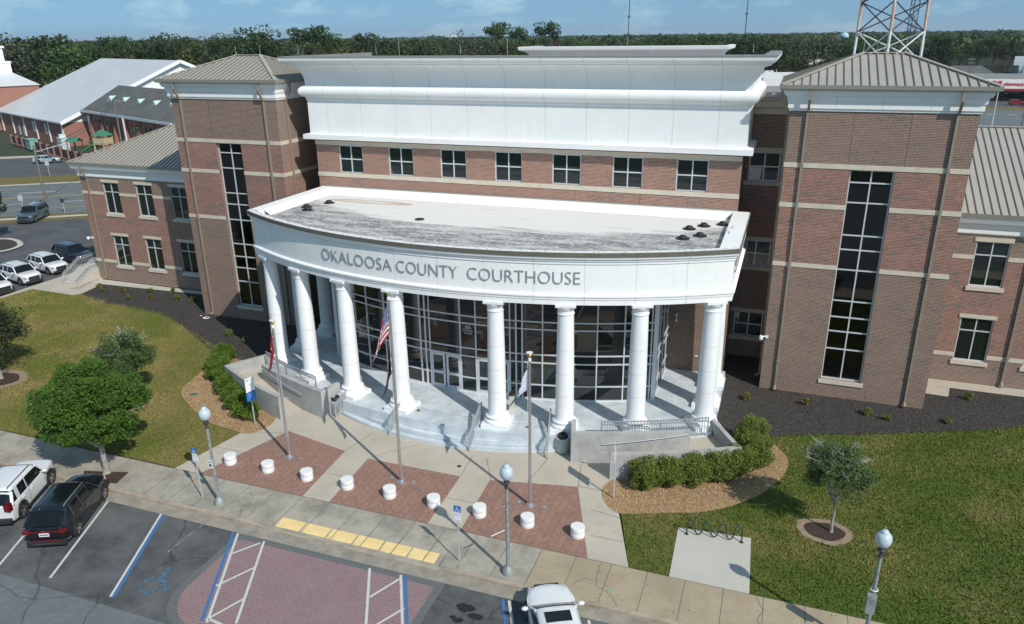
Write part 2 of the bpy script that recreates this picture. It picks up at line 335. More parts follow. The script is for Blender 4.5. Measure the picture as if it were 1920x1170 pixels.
# back parapet of the same shape, roofs
m = MB(); miter(m, [(.2,17.4),(.2,19.1)]+[(.2+.8*(1-cos(radians(a))), 19.1+.75*sin(radians(a))) for a in (15,35,55,75,88)]+[(1.05,19.9),(1.1,20.1),(1.1,20.16),(.8,20.18)], -9.3, 5.3, 16.4, 22); part('rear_parapet', m, 'white', smooth=35)
m = MB(); m.box(MX0+.01, MX1-.01, .01, 24.9, 17.25, 17.4); m.box(-9.3, 5.3, 16.5, 22, 19.2, 19.3); m.box(8.9, 14, 3.4, 24, 17.1, 17.38); part('flat_roof', m, mat('grey_roof_membrane', (.27,.255,.25), .8, noise=.2, nscale=.6, stretch=(.3,3,1)))
m = MB(); m.box(8.95, 15, 19, 19.3, 17.38, 18.1); m.box(-20, 9.5, 24.6, 25, 17.38, 18.0); m.box(9.2,13,14,14.3,17.38,17.9); part('roof_upstand', m, 'white')
# recessed links between main block and towers
for s, (xa, xb) in ((1, (8.9, 11.26)), (-1, (-22.66, -20.3))):
    xc = (xa+xb)/2; hs = [(xc-.93, xc+.93, z0, z1) for z0, z1 in ((12.15,13.97),(6.5,8.25),(1.5,3.25))]
    m = MB(); wall_y(m, xa, xb, 0, 16.3, 4.0, hs); part('link_wall', m, 'brick_tower')
    for h in hs: window(*h, 4.0, [xc], [(h[2]+h[3])/2])
    for z0, z1 in ((13.97,14.25),(11.87,12.15),(8.25,8.5),(6.22,6.5),(3.25,3.5),(1.22,1.5)): m = MB(); m.box(xa+.002, xb-.002, 3.96, 4.1, z0, z1); part('stone_band', m, 'stone')
    m = MB(); miter(m, [(0,16.3),(.08,16.3),(.12,16.6),(.3,16.75),(.5,17.1),(.5,17.3),(0,17.34)], xa, xb, 4.0, 4.2); part('link_cornice', m, 'stone')
# ---- towers ----
DZ = [13.13,12.0,10.12,9.27,8.07,6.17,5.15,4.24,3.12]
def hip_roof(mbp, mbr, x0, x1, y0, y1, z0, zr, sp=.42, sides='fblr', rib=.07, rw=.045, off=.21):
    hy = (y1-y0)/2; ym = (y0+y1)/2; sl = (zr-z0)/hy
    A, B, C_, D = (x0,y0,z0),(x1,y0,z0),(x1,y1,z0),(x0,y1,z0); R0, R1 = (x0+hy,ym,zr),(x1-hy,ym,zr)
    mbp.add([A,B,C_,D,R0,R1], [(0,1,5,4),(1,2,5),(2,3,4,5),(3,0,4),(3,2,1,0)])
    nrm = sqrt(1+sl*sl)
    def rib_(p, q): mbr.bar(p, q, rw, rib)
    if 'f' in sides or 'b' in sides:
        x = x0+off
        while x < x1-.05:
            dd = min(x-x0, x1-x, hy)
            if dd > .12:
                if 'f' in sides: rib_((x,y0,z0+rib*.4),(x,y0+dd,z0+dd*sl+rib*.4))
                if 'b' in sides: rib_((x,y1,z0+rib*.4),(x,y1-dd,z0+dd*sl+rib*.4))
            x += sp
    if 'l' in sides or 'r' in sides:
        y = y0+off
        while y < y1-.05:
            dd = min(y-y0, y1-y, hy)
            if dd > .12:
                if 'l' in sides: rib_((x0,y,z0+rib*.4),(x0+dd,y,z0+dd*sl+rib*.4))
                if 'r' in sides: rib_((x1,y,z0+rib*.4),(x1-dd,y,z0+dd*sl+rib*.4))
            y += sp
    return R0, R1
def hip_caps(mb, x0, x1, y0, y1, R0, R1, z0):
    for a, b in (((x0,y0,z0),R0),((x0,y1,z0),R0),((x1,y0,z0),R1),((x1,y1,z0),R1),(R0,R1)):
        a = Vector(a)+Vector((0,0,.06)); b = Vector(b)+Vector((0,0,.06)); mb.bar(a, b, .26, .05)
def downspout(x, y, zt, zb, out=.55, side=None, w=.13):
    # rectangular pipe from the gutter, offset bends under the eave, down the wall
    dx, dy = (0, -1) if side is None else (side, 0)
    m = MB(); wv = .09; p = lambda o, z: (x+dx*o, y+dy*o, z)
    m.bar(p(out, zt), p(out, zt-.55), w, w); m.bar(p(out, zt-.5), p(wv, zt-1.25), w, w); m.bar(p(wv, zt-1.2), p(wv, zb+.25), w, w*.9); m.bar(p(wv, zb+.28), p(.35, zb+.1), w, w)
    for z in range(2, int(zt-1.5), 3): m.obox(p(.06, z), w+.1, w+.1, .04)
    return part('downspout', m, 'spout')
CORN = [(0,16.98),(.07,16.98),(.07,17.06),(.14,17.12),(.14,17.42),(.2,17.46),(.24,17.74),(.24,17.78),(.34,17.8),(.42,17.98),(.42,18.12),(.0,18.16)]
for s, (xa, xb) in ((1, (11.27, 20.5)), (-1, (-31.9, -22.67))):
    y0, y1 = -.87, 6.2; wa, wb = (14.75, 17.0) if s > 0 else (-28.4, -26.15); xc = (wa+wb)/2
    h = (wa, wb, 1.15, 13.86); m = MB(); wall_y(m, xa, xb, -.1, 17.1, y0, [h], depth=.3)
    for xx in (xa, xb): m.quad((xx,y0,-.1),(xx,y1,-.1),(xx,y1,17.1),(xx,y0,17.1))
    m.quad((xa,y1,-.1),(xb,y1,-.1),(xb,y1,17.1),(xa,y1,17.1)); tw = part('tower_wall', m, 'brick_tower')
    twn = window(wa, wb, 1.15, 13.86, y0, [xc], DZ, fw_=.075, glass='glass_thru', depth=.3)
    for (z0, z1) in ((13.87,14.14),(11.6,11.87),(8.07,8.33)):
        def ell(xi, xo):   # one stone course: along the front and back round the corner
            q = 1 if xo > xi else -1; m = MB(); xo += .03*q; P_ = [(xi,y0-.03),(xo,y0-.03),(xo,y1-.01),(xo-.04*q,y1-.01),(xo-.04*q,y0+.1),(xi,y0+.1)]
            m.prism(P_ if q > 0 else P_[::-1], z0, z1); part('stone_band', m, 'stone')
        if z0 > 13: ell(xc, xa); ell(xc, xb)
        else: ell(wa, xa); ell(wb, xb)
    m = MB(); m.box(wa-.12, wb+.12, y0-.07, y0+.25, .90, 1.148); part('sill', m, 'stone', parent=twn)
    m = MB(); m.box(xc-1.3, xc-1.276, y0-.003, y0+.02, 14.14, 16.98); m.box(xc+1.5, xc+1.524, y0-.003, y0+.02, 14.14, 16.98); m.box(xc-1.4, xc-1.376, y0-.003, y0+.02, 0, .9); m.box(xc+1.45, xc+1.474, y0-.003, y0+.02, 0, .9); part('control_joint', m, 'bjoint')
    m = MB(); miter(m, CORN, xa, xb, y0, y1, closed=True); part('tower_cornice', m, 'white')
    m = MB()
    for k in range(1, 4):
        x = xa+(xb-xa)*k/4
        m.add([(x+q, y0-d-.004, z) for d, z in CORN[3:9] for q in (-.012,.012)], [(2*i, 2*i+1, 2*i+3, 2*i+2) for i in range(5)])
    part('cornice_joint', m, 'joint')
    rx0, rx1, ry0, ry1 = xa-.62, xb+.62, y0-.62, y1+.62
    m = MB(); miter(m, [(-.1,18.1),(.0,18.13),(.05,18.16),(.06,18.36),(.0,18.37),(-.06,18.33)], rx0, rx1, ry0, ry1, closed=True); part('gutter', m, 'gutter')
    mp_, mr = MB(), MB(); R0, R1 = hip_roof(mp_, mr, rx0+.03, rx1-.03, ry0+.03, ry1-.03, 18.33, 19.85); mr.m = [1]*len(mr.f); mp_.merge(mr); rf = obj('tower_roof', mp_, [M['rooftan'], M['seam']], CH)
    m = MB(); hip_caps(m, rx0+.03, rx1-.03, ry0+.03, ry1-.03, R0, R1, 18.33); part('ridge_cap', m, 'rooftan', parent=rf)
    for R in (R0, R1):
        m = MB(); m.cyl(R, (R[0],R[1],R[2]+.75), .012, .008, 6); m.cyl(R, (R[0],R[1],R[2]+.14), .05, .03, 8); part('lightning_rod', m, 'galv', parent=rf)
    for x in ((12.2, 19.5) if s > 0 else (-31.0, -23.65)): downspout(x, y0, 18.15, .05)
    if s < 0: downspout(xb, .16, 18.15, .05, side=1)
    else: downspout(xa, .6, 18.15, .05, side=-1)
    # stair inside, seen through the tall window
    m = MB(); m.quad((xa+.15,2.6,0),(xb-.15,2.6,0),(xb-.15,2.6,17),(xa+.15,2.6,17)); m.quad((wa-1.2,y0+.4,0),(wa-1.2,2.6,0),(wa-1.2,2.6,17),(wa-1.2,y0+.4,17)); m.quad((wb+1.2,2.6,0),(wb+1.2,y0+.4,0),(wb+1.2,y0+.4,17),(wb+1.2,2.6,17)); part('stairwell', m, 'interior')
    m, mr = MB(), MB(); zf = [0.2, 2.2, 4.2, 6.3, 8.4, 10.4, 12.4]
    for k in range(6):
        if k % 2: continue
        a = (wa-.9, .75, zf[k+1]+.3); b = (wb+.9, .75, zf[k]-.1)
        m.bar(a, b, .9, .28)
        for dy in (-.45,):
            mr.bar((a[0],a[1]+dy,a[2]+1.0), (b[0],b[1]+dy,b[2]+1.0), .05, .05); mr.bar((a[0],a[1]+dy,a[2]+.3), (b[0],b[1]+dy,b[2]+.3), .03, .03)
            for i in range(28): t = i/27; x = a[0]+(b[0]-a[0])*t; z = a[2]+(b[2]-a[2])*t; mr.box(x-.012,x+.012,a[1]+dy-.012,a[1]+dy+.012,z+.1,z+1)
    st = part('stair_flight', m, 'stairs'); part('stair_railing', mr, 'galv', parent=st)
# ---- wings ----
WC = [(-.0,9.62),(.06,9.62),(.1,9.7),(.1,9.98),(.16,10.02),(.2,10.3),(.38,10.34),(.5,10.6),(.5,10.72),(0,10.76)]
for s in (1, -1):
    xa, xb = (20.5, 36.9) if s > 0 else (-48.3, -31.9); Y = 4.0
    cs = ([-44.9, -41.15, -37.35] if s < 0 else [23.5, 27.3, 31.1]); hs = []
    for x in cs:
        for z0, z1 in ((6.4, 9.2), (1.5, 4.35)): hs.append((x-.9, x+.9, z0, z1))
    m = MB(); wall_y(m, xa, xb, -.1, 9.75, Y, hs)
    xo = xb if s > 0 else xa; m.quad((xo,Y,-.1),(xo,22,-.1),(xo,22,9.75),(xo,Y,9.75)); m.quad((xa,22,-.1),(xb,22,-.1),(xb,22,9.75),(xa,22,9.75)); part('wing_wall', m, 'brick_wing')
    m = MB(); st = MB()
    for a, b, z0, z1 in hs:
        w_ = window(a, b, z0, z1, Y, [(a+b)/2], [z1-.85])
        st = MB(); st.box(a-.12, b+.12, Y-.05, Y+.1, z1+.002, z1+.24); part('lintel', st, 'stone', parent=w_); st = MB(); st.box(a-.12, b+.12, Y-.09, Y+.12, z0-.26, z0-.002); part('sill', st, 'stone', parent=w_)
    for z0, z1, r in ((8.07, 8.33, 0), (1.72, 1.98, 1)):
        xs = [xa-.03]+[q for x in cs for q in (x-.9, x+.9)]+[xb]
        for i in range(0, len(xs), 2): st = MB(); st.box(xs[i], xs[i+1], Y-.03, Y+.05, z0, z1); part('stone_band', st, 'stone')
    m = MB(); miter(m, WC, xa, xb, Y, 22, closed=True); part('wing_cornice', m, 'white')
    m = MB(); miter(m, [(.45,10.7),(.58,10.72),(.6,10.95),(.5,10.95)], xa, xb, Y, 22, closed=True); part('gutter', m, 'gutter')
    mp_, mr = MB(), MB(); ex0, ex1 = xa-.56, xb+.56
    if s > 0: ex0 = 20.5-9
    else: ex1 = -31.9+9
    # hip roof with its inner end buried behind the tower
    R0, R1 = hip_roof(mp_, mr, ex0, ex1, Y-.56, 22.56, 10.9, 10.9+9.56*.42, sides='fl' if s < 0 else 'fr'); mr.m = [1]*len(mr.f); mp_.merge(mr); rf = obj('wing_roof', mp_, [M['rooftan'], M['seam']], CH)
    m = MB(); hip_caps(m, ex0, ex1, Y-.56, 22.56, R0, R1, 10.9); part('ridge_cap', m, 'rooftan', parent=rf)
    for x in ([-47.4] if s < 0 else [25.5]): downspout(x, Y, 10.75, .05)
    if s < 0: downspout(-32.4, Y, 10.75, .05)
m = MB(); m.box(-48.3, -31.9, 3.72, 4.01, -.1, .03); part('foundation_ledge', m, 'stone')
# ---- portico: podium, steps ----
POD = .87
def arcpts(R, x0, x1, n=40, cx=PXC, cy=PYC): return [(x0+(x1-x0)*i/n, cy-sqrt(R*R-(x0+(x1-x0)*i/n-cx)**2)) for i in range(n+1)]
PX0, PX1 = -19.6, 9.15
m = MB(); R = 14.05; scx, scy = -5.2, 1.85
m.prism(arcpts(28.95, PX0, PX1)+[(PX1,-1.0),(PX0,-1.0)], 0, POD); 
podm = NG('painted_concrete_deck'); P, Nn = podm.pos(); nn = podm.noise(P, 1.3, 6); n5 = podm.noise(P, 4.5, 7, .75); cc_ = podm.mix(podm.ramp(nn, (.35, 0.), (.65, 1.)), (.47,.53,.57), (.64,.69,.72)); podm.l(podm.mix(podm.math('MULTIPLY', podm.ramp(n5, (.5, 0.), (.68, 1.)), .35), cc_, (.34,.38,.41)), podm.b.inputs['Base Color']); podm.b.inputs['Roughness'].default_value = .6; M['deck'] = podm.m
part('podium', m, 'deck')
m = MB()
for k in range(5):
    RR = 14.12+.42*k; zt = POD*(5-k)/5-.002
    a = math.degrees(math.asin(6.6/RR))
    m.arc(scx, scy, RR-1.6, RR, -a, a, 0, zt, 40)
part('steps', m, 'deck')
m = MB()
for k in range(5):
    RR = 14.12+.42*k; zt = POD*(5-k)/5; a = math.degrees(math.asin(6.55/RR)); m.arc(scx, scy, RR-.42, RR-.36, -a, a, zt-.01, zt+.003, 40); m.arc(scx, scy, RR-.05, RR-.025, -a, a, zt-.01, zt+.003, 40)
for xx in (-14.9,-11.4,-8.1,-4.0,-0.9,2.3,5.6): m.line((PXC+(xx-PXC)*.86, PYC-sqrt(24.7**2-((xx-PXC)*.86)**2)), (xx, PYC-sqrt(28.6**2-(xx-PXC)**2)), .02, POD+.003)
part('deck_joint', m, mat('deck_joint_line', (.36,.40,.44), .8))
# columns
M['cj'] = mat('column_drum_joint', (.5,.52,.53), .8)
def column(cx, cy, zb, zt, R=.50):
    m = MB(); RZ = atan2(cx-PXC, PYC-cy) if cy < -7 else 0; H = zt-zb; prof = []
    z = .0
    m.obox((cx, cy, zb+.11), 1.52, 1.52, .22, rz=RZ)
    prof = [(.74,.22),(.76,.27),(.755,.34),(.70,.40),(.64,.41),(.60,.46),(.62,.50),(.66,.53),(.665,.58),(.62,.63),(.57,.64),(.545,.70),(R,.82)]
    for k in range(1, 9): t = k/8; prof.append((R*(1-.16*t**1.7), .82+(H-.82-.62)*t))
    rt_ = R*.84; prof += [(rt_+.035,H-.61),(rt_+.04,H-.56),(rt_,H-.54),(rt_,H-.38),(rt_+.03,H-.36),(rt_+.09,H-.24),(rt_+.11,H-.15)]
    m.lathe((cx, cy, zb), prof, 32, caps=False)
    m.obox((cx, cy, zt-.08), 1.06, 1.06, .14, rz=RZ)
    j = MB()
    for t in (.22,.44,.67): z = zb+.82+(H-1.44)*t; r = R*(1-.16*t**1.7)+.003; j.cyl((cx,cy,z-.009),(cx,cy,z+.009), r, r, 32, caps=False)
    j.m = [1]*len(j.f); m.merge(j); obj('column', m, [M['column'], M['cj']], CH, smooth=40)
FB = 8.15
for d in (2.95, 6.6, 10.25, 13.7):
    for s in (-1, 1): column(PXC+s*d, PYC-sqrt(27.92**2-d*d), POD, FB+.02)
for s in (-1, 1):
    for y in (-5.95, -3.1): column(PXC+s*13.6, y, POD, FB+.02)
# entablature and canopy roof
FX0, FX1 = -19.95, 9.45
def ent(prof, x0=FX0, x1=FX1, n=48, yb=-.02):   # profile (d,z) swept along left side, arc, right side
    vs = []; fs = []; K = n+3
    for d, z in prof:
        R = 28.3+d; xs = [x0-d+(x1-x0+2*d)*i/n for i in range(n+1)]
        ring = [(x0-d, yb, z)]+[(x, PYC-sqrt(R*R-(x-PXC)**2), z) for x in xs]+[(x1+d, yb, z)]
        vs += ring
    for i in range(len(prof)-1):
        for j in range(K-1): fs.append((i*K+j, i*K+j+1, (i+1)*K+j+1, (i+1)*K+j))
    return vs, fs
EP = [(-.9,FB),(.06,FB),(.06,8.42),(.10,8.44),(.10,8.56),(.15,8.58),(.15,8.66),(.0,8.74),(.0,10.28),(.05,10.30),(.05,10.38),(.02,10.385),(.02,10.43),(.10,10.45),(.12,10.55),(.12,10.56),(.2,10.6),(.22,10.71)]
m = MB(); m.add(*ent(EP)); m.add(*ent([(-.9,FB),(-.9,10.0)])); part('entablature', m, 'white', smooth=30)
m = MB()
for k in range(-5, 6):
    a = radians(-.1+5.22*k); dx, dy = sin(a), -cos(a); t = Vector((cos(a), sin(a), 0))*.012
    vs = []
    for d, z in EP[1:]: p = Vector((PXC+dx*(28.304+d), PYC+dy*(28.304+d), z)); vs += [p-t, p+t]
    m.add(vs, [(2*i, 2*i+1, 2*i+3, 2*i+2) for i in range(len(EP)-2)])
part('entablature_joint', m, 'joint')
m = MB(); m.add(*ent([(.22,10.71),(.25,10.71),(.25,10.93),(.2,10.94)])); part('canopy_coping', m, 'coping_tan')
cap = NG('coated_parapet_top'); P, Nn = cap.pos(); nn = cap.noise(P, 6, 6, .75); cap.l(cap.ramp(nn, (.40, (.35,.33,.30)), (.46, (.80,.80,.78))), cap.b.inputs['Base Color']); M['captop'] = cap.m
m = MB(); m.add(*ent([(.2,10.94),(-.12,10.955),(-.16,10.62)])); part('canopy_front_curb', m, 'captop')
deckm = NG('weathered_white_membrane'); P, Nn = deckm.pos(); x, y, z = deckm.sep(P); vv = deckm.comb(deckm.math('MULTIPLY', x, .35), deckm.math('MULTIPLY', y, 1.3), 0.)
n1_ = deckm.noise(vv, 1.1, 8, .72); n2_ = deckm.noise(deckm.comb(deckm.math('MULTIPLY', x, .22), deckm.math('MULTIPLY', y, 2.2), 3.), .9, 6, .7)
dist = deckm.math('SQRT', deckm.math('ADD', deckm.math('POWER', deckm.math('SUBTRACT', x, PXC), 2.), deckm.math('POWER', deckm.math('SUBTRACT', y, PYC), 2.)))
edge = deckm.ramp(deckm.math('ADD', deckm.math('SUBTRACT', dist, 22.9), deckm.math('MULTIPLY', deckm.math('SUBTRACT', n2_, .5), 4.5)), (0., 0.), (1.0, 1.))
grime = deckm.math('MULTIPLY', edge, deckm.ramp(n1_, (.36, 0.25), (.56, 1.)))
c = deckm.mix(grime, (.75,.735,.70), (.20,.195,.195)); flakes = deckm.ramp(deckm.noise(P, 5.5, 8, .78), (.52, 0.), (.58, 1.)); c = deckm.mix(deckm.math('MULTIPLY', flakes, .7), c, (.78,.77,.75))
streak = deckm.ramp(n2_, (.60, 0.), (.66, 1.)); c = deckm.mix(deckm.math('MULTIPLY', streak, .42), c, (.33,.29,.25))
# rust-brown pond stain near the back left drain
sx = deckm.math('DIVIDE', deckm.math('SUBTRACT', x, -14.6), 3.2); sy = deckm.math('DIVIDE', deckm.math('SUBTRACT', y, -2.6), .55); dd = deckm.math('ADD', deckm.math('POWER', sx, 2.), deckm.math('POWER', sy, 2.)); dd = deckm.math('ADD', dd, deckm.math('MULTIPLY', deckm.math('SUBTRACT', n1_, .5), 1.6))
st_ = deckm.ramp(dd, (.1, .1), (.75, 1.), (1.0, 0.)); c = deckm.mix(deckm.math('MULTIPLY', st_, .8), c, (.40,.27,.15)); deckm.l(c, deckm.b.inputs['Base Color']); deckm.b.inputs['Roughness'].default_value = .7
M['membrane'] = deckm.m
m = MB(); xs0, xs1 = FX0+.75, FX1-.75
m.prism([(x, y) for x, y in arcpts(28.16, FX0-.1, FX1+.1)]+[(FX1+.1,-.02),(FX0-.1,-.02)], 9.6, 10.62)
part('canopy_roof', m, 'membrane')
m = MB()
for a, b in ((FX0-.13, xs0), (xs1, FX1+.13)):
    sl_ = arcpts(28.1, a, b, 4)
    m.prism(sl_+[(b,-.35),(a,-.35)], 10.6, 10.958)
m.box(FX0-.13, FX1+.13, -.35, -.02, 10.6, 10.96)
part('canopy_side_curb', m, 'white')
m = MB()   # sloping white cant strips along the back and sides
m.add([(xs0-.01,-.34,10.97),(xs1+.01,-.34,10.97),(xs1-.5,-1.3,10.624),(xs0+.5,-1.3,10.624)], [(0,1,2,3)])
m.add([(xs0-.01,-.34,10.97),(xs0+.5,-1.3,10.624),(xs0+.5,-8.0,10.624),(xs0-.01,-8.0,10.965)], [(0,1,2,3)]); 
part('cant_strip', m, 'white')
m = MB(); m.box(MX0, MX1, -.06, 0, 10.96, 11.06); part('roof_flashing', m, 'coping')
VEN = [(-17.22,-3.7),(-17.9,-5.3),(-17.35,-6.0),(-9.18,-6.3),(6.6,-3.9),(7.3,-2.95),(6.55,-6.2),(7.35,-5.3),(8.3,-2.3)]
for i, (x, y) in enumerate(VEN):
    m = MB(); b = .62
    if i == 3: m.cyl((x,y,b+10),(x,y,b+10.05), .3, .28, 14)
    else: m.lathe((x,y,10.62), [(.38,0),(.38,.03),(.22,.05),(.22,.12),(.16,.19),(.001,.22)], 14, caps=False)
    part('roof_drain_dome', m, 'black', smooth=40)
m = MB(); m.tube([(8.85,-4.6,10.97),(8.95,-3.9,10.98),(9.0,-4.6,10.97),(8.8,-5.2,10.98),(8.95,-5.8,10.97)], .02, 5); part('roof_cable', m, 'galv')
m = MB(); m.prism(arcpts(27.5, FX0+.3, FX1-.3)+[(FX1-.3,-.05),(FX0+.3,-.05)], 8.7, 8.8); part('portico_ceiling', m, 'white')
# lettering bent to the curved front
def letters(txt, a0, a1, zb, zt, R):
    cu = bpy.data.curves.new('t', 'FONT'); cu.body = txt; cu.size = 1; cu.extrude = .012; cu.offset = -.017; cu.resolution_u = 3; cu.space_character = 1.0
    o = bpy.data.objects.new('t', cu); COL.objects.link(o); dg = bpy.context.evaluated_depsgraph_get(); me = o.evaluated_get(dg).to_mesh()
    v = np.array([p.co[:] for p in me.vertices]); f = [tuple(p.vertices) for p in me.polygons]; o.evaluated_get(dg).to_mesh_clear(); bpy.data.objects.remove(o)
    x0, x1 = v[:,0].min(), v[:,0].max(); y1_ = .729 if v[:,1].max() > .6 else v[:,1].max(); vs = []
    for x, y, z in v:
        a = radians(a0+(a1-a0)*(x-x0)/(x1-x0)); r = R+.035+z; vs.append((PXC+sin(a)*r, PYC-cos(a)*r, zb+(zt-zb)*y/y1_))
    return vs, f
for word, a0, a1 in (('OKALOOSA', -15.85, -5.62), ('COUNTY', -5.03, 2.2), ('COURTHOUSE', 3.32, 15.12)):
    m = MB(); m.add(*letters(word, a0, a1, 9.25, 9.96, 28.31)); part('sign_lettering', m, 'letter', label='grey metal letters reading '+word+' on the white curved front')
# ---- curtain wall ----
GR = 24.6
def gp(a, r=GR): a = radians(a); return (PXC+sin(a)*r, PYC-cos(a)*r)
AJ = [-25.4,-24.8,-21.2,-17.6,-14.0,-10.4,-7.6,-6.75,-6.05,-1.25,1.05,5.9,6.75,7.6,10.35,14.0,17.6,21.2,24.8,25.4]; HZ = [POD+.03,1.8,3.2,3.72,5.28,5.74,8.6]
m = MB()
def mull(m, a, w=.07, z0=POD, z1=8.65, d=.14):
    x, y = gp(a); m.obox((x, y, (z0+z1)/2), w, d, z1-z0, rz=radians(a))
DOORS = [(-6.05,-1.25),(1.05,5.9)]
for a in AJ: mull(m, a, .09 if abs(a) in (7.6,6.75) else .07)
for z in HZ:
    for i in range(len(AJ)-1):
        a, b = AJ[i], AJ[i+1]
        if (a, b) in DOORS and z < 3.1: continue
        m.arc(PXC, PYC, GR-.05, GR+.065, a+.08, b-.08, z-.035, z+.035, 4)
for s, xe in ((1, 5.47), (-1, -15.67)):
    ye = gp(25.4*s)[1]
    m.box(xe-.12, xe+.12, ye-.12, ye+.12, POD, 8.65)
    for y in (-5.0,-3.6,-2.2): m.box(xe-.04, xe+.04, y-.04, y+.04, POD, 8.65)
    for z in HZ: m.box(xe-.045, xe+.045, ye+.12, -1.6, z-.034, z+.034)
m.arc(PXC, PYC, GR-.1, GR+.1, -25.4, 25.4, POD-.02, POD+.06, 30)
cw = part('curtain_wall_frame', m, 'frame')
m = MB(); 
for i in range(len(AJ)-1):
    a, b = AJ[i], AJ[i+1]; z0 = 3.2 if (a, b) in DOORS else POD
    p, q = gp(a), gp(b); m.quad((p[0],p[1],z0),(q[0],q[1],z0),(q[0],q[1],8.65),(p[0],p[1],8.65))
for s, xe in ((1, 5.47), (-1, -15.67)):
    ye = gp(25.4*s)[1]; m.quad((xe,ye,POD),(xe,-1.6,POD),(xe,-1.6,8.65),(xe,ye,8.65))
part('curtain_wall_glass', m, 'glass_curtain', parent=cw)
for a, b in DOORS:
    for i in range(2):
        c0, c1 = (a, (a+b)/2) if i == 0 else ((a+b)/2, b); p, q = Vector((*gp(c0+.1, GR+.03), 0)), Vector((*gp(c1-.1, GR+.03), 0)); d = (q-p); w = d.length; d.normalize(); ang = atan2(d.y, d.x); m = MB(); g_ = MB()
        def seg(t0, t1, z0, z1, mb, th=.07, off=0): c = p+d*((t0+t1)/2); mb.obox((c.x+sin(ang)*off, c.y-cos(ang)*off, (z0+z1)/2), t1-t0, th, z1-z0, rz=ang)
        z0, z1 = POD+.01, 3.14
        seg(0, .14, z0, z1, m); seg(w-.14, w, z0, z1, m); seg(.14, w-.14, z0, z0+.22, m); seg(.14, w-.14, z1-.16, z1, m); seg(.14, w-.14, 1.78, 1.95, m)
        dr = part('door', m, 'doorframe'); seg(.1, w-.1, z0+.1, z1-.1, g_, .012); part('pane', g_, 'glass_curtain', parent=dr)
        h_ = MB(); c = p+d*(w-.2 if i == 0 else .2); h_.obox((c.x+sin(ang)*.09, c.y-cos(ang)*.09, 1.95), .03, .03, .4, rz=ang); part('handle', h_, 'alu', parent=dr)
# address decal on the glass
def flat_text(txt, org, xdir, zdir, h, ext=.002, off=0.0, align='CENTER'):
    cu = bpy.data.curves.new('t', 'FONT'); cu.body = txt; cu.size = 1; cu.extrude = ext/max(h, .01)/2; cu.offset = off; cu.resolution_u = 2; cu.align_x = align
    o = bpy.data.objects.new('t', cu); COL.objects.link(o); dg = bpy.context.evaluated_depsgraph_get(); me = o.evaluated_get(dg).to_mesh()
    X = Vector(xdir).normalized(); Z = Vector(zdir).normalized(); Y = X.cross(Z); vs = [Vector(org)+X*(p.co.x*h/.729)+Z*(p.co.y*h/.729)-Y*0+Y*(-p.co.z*h) for p in me.vertices]; f = [tuple(p.vertices) for p in me.polygons]
    o.evaluated_get(dg).to_mesh_clear(); bpy.data.objects.remove(o); return vs, f
ct = radians(-.1); m = MB(); cx_, cy_ = gp(-.1, GR+.02)

for t_, z_, h_ in (('101', 4.95, .2), ('East James Lee', 4.76, .08), ('Boulevard', 4.62, .08)): m = MB(); m.add(*flat_text(t_, (cx_,cy_,z_), (cos(ct),sin(ct),0), (0,0,1), h_)); part('address_lettering', m, 'whitepaint')
# security cameras and wall lamps
def secam(x, y, z, dx):
    m = MB(); m.obox((x, y-.06, z+.05), .16, .12, .16); m.cyl((x,y-.05,z+.08),(x+dx*.3,y-.22,z+.1), .04, .04, 8); m.ball((x+dx*.34,y-.24,z-.02), .12, .12, .13); m.cyl((x+dx*.34,y-.24,z+.02),(x+dx*.34,y-.24,z+.16), .13, .09, 12); part('security_camera', m, 'whitepaint', smooth=40)
secam(11.4, -.87, 3.45, -1); secam(-48.2, 4.0, 3.9, -1)
for x in (5.95,):
    m = MB(); m.cyl((x,-1.7,4.5),(x,-1.7,4.68),.035,.09,10); m.cyl((x,-1.7,4.32),(x,-1.7,4.14),.035,.09,10); m.cyl((x,-1.7,4.14),(x,-1.7,4.68),.035,.035,8); part('wall_lamp', m, 'whitepaint')
m = MB(); m.box(7.25,7.42,-1.64,-1.6,1.9,2.0); part('wall_socket', m, 'whitepaint')
# lightning rods along the parapet
for x in (-20.6,-14.6,-8.6,-2.6,3.4,9.0):
    m = MB(); m.cyl((x,-.6,20.0),(x,-.6,20.5), .012, .008, 5); part('lightning_rod', m, 'galv')
for x in (-18, -9, 0): m = MB(); m.cyl((x,9,17.4),(x,9,20.9), .02, .012, 5); part('lightning_rod', m, 'galv')
m = MB(); m.cyl((10.2,5,17.38),(10.2,5,18.9),.02,.015,6); m.cyl((10.2,5,17.38),(10.2,5,17.6),.14,.03,10); part('roof_antenna', m, 'whitepaint')
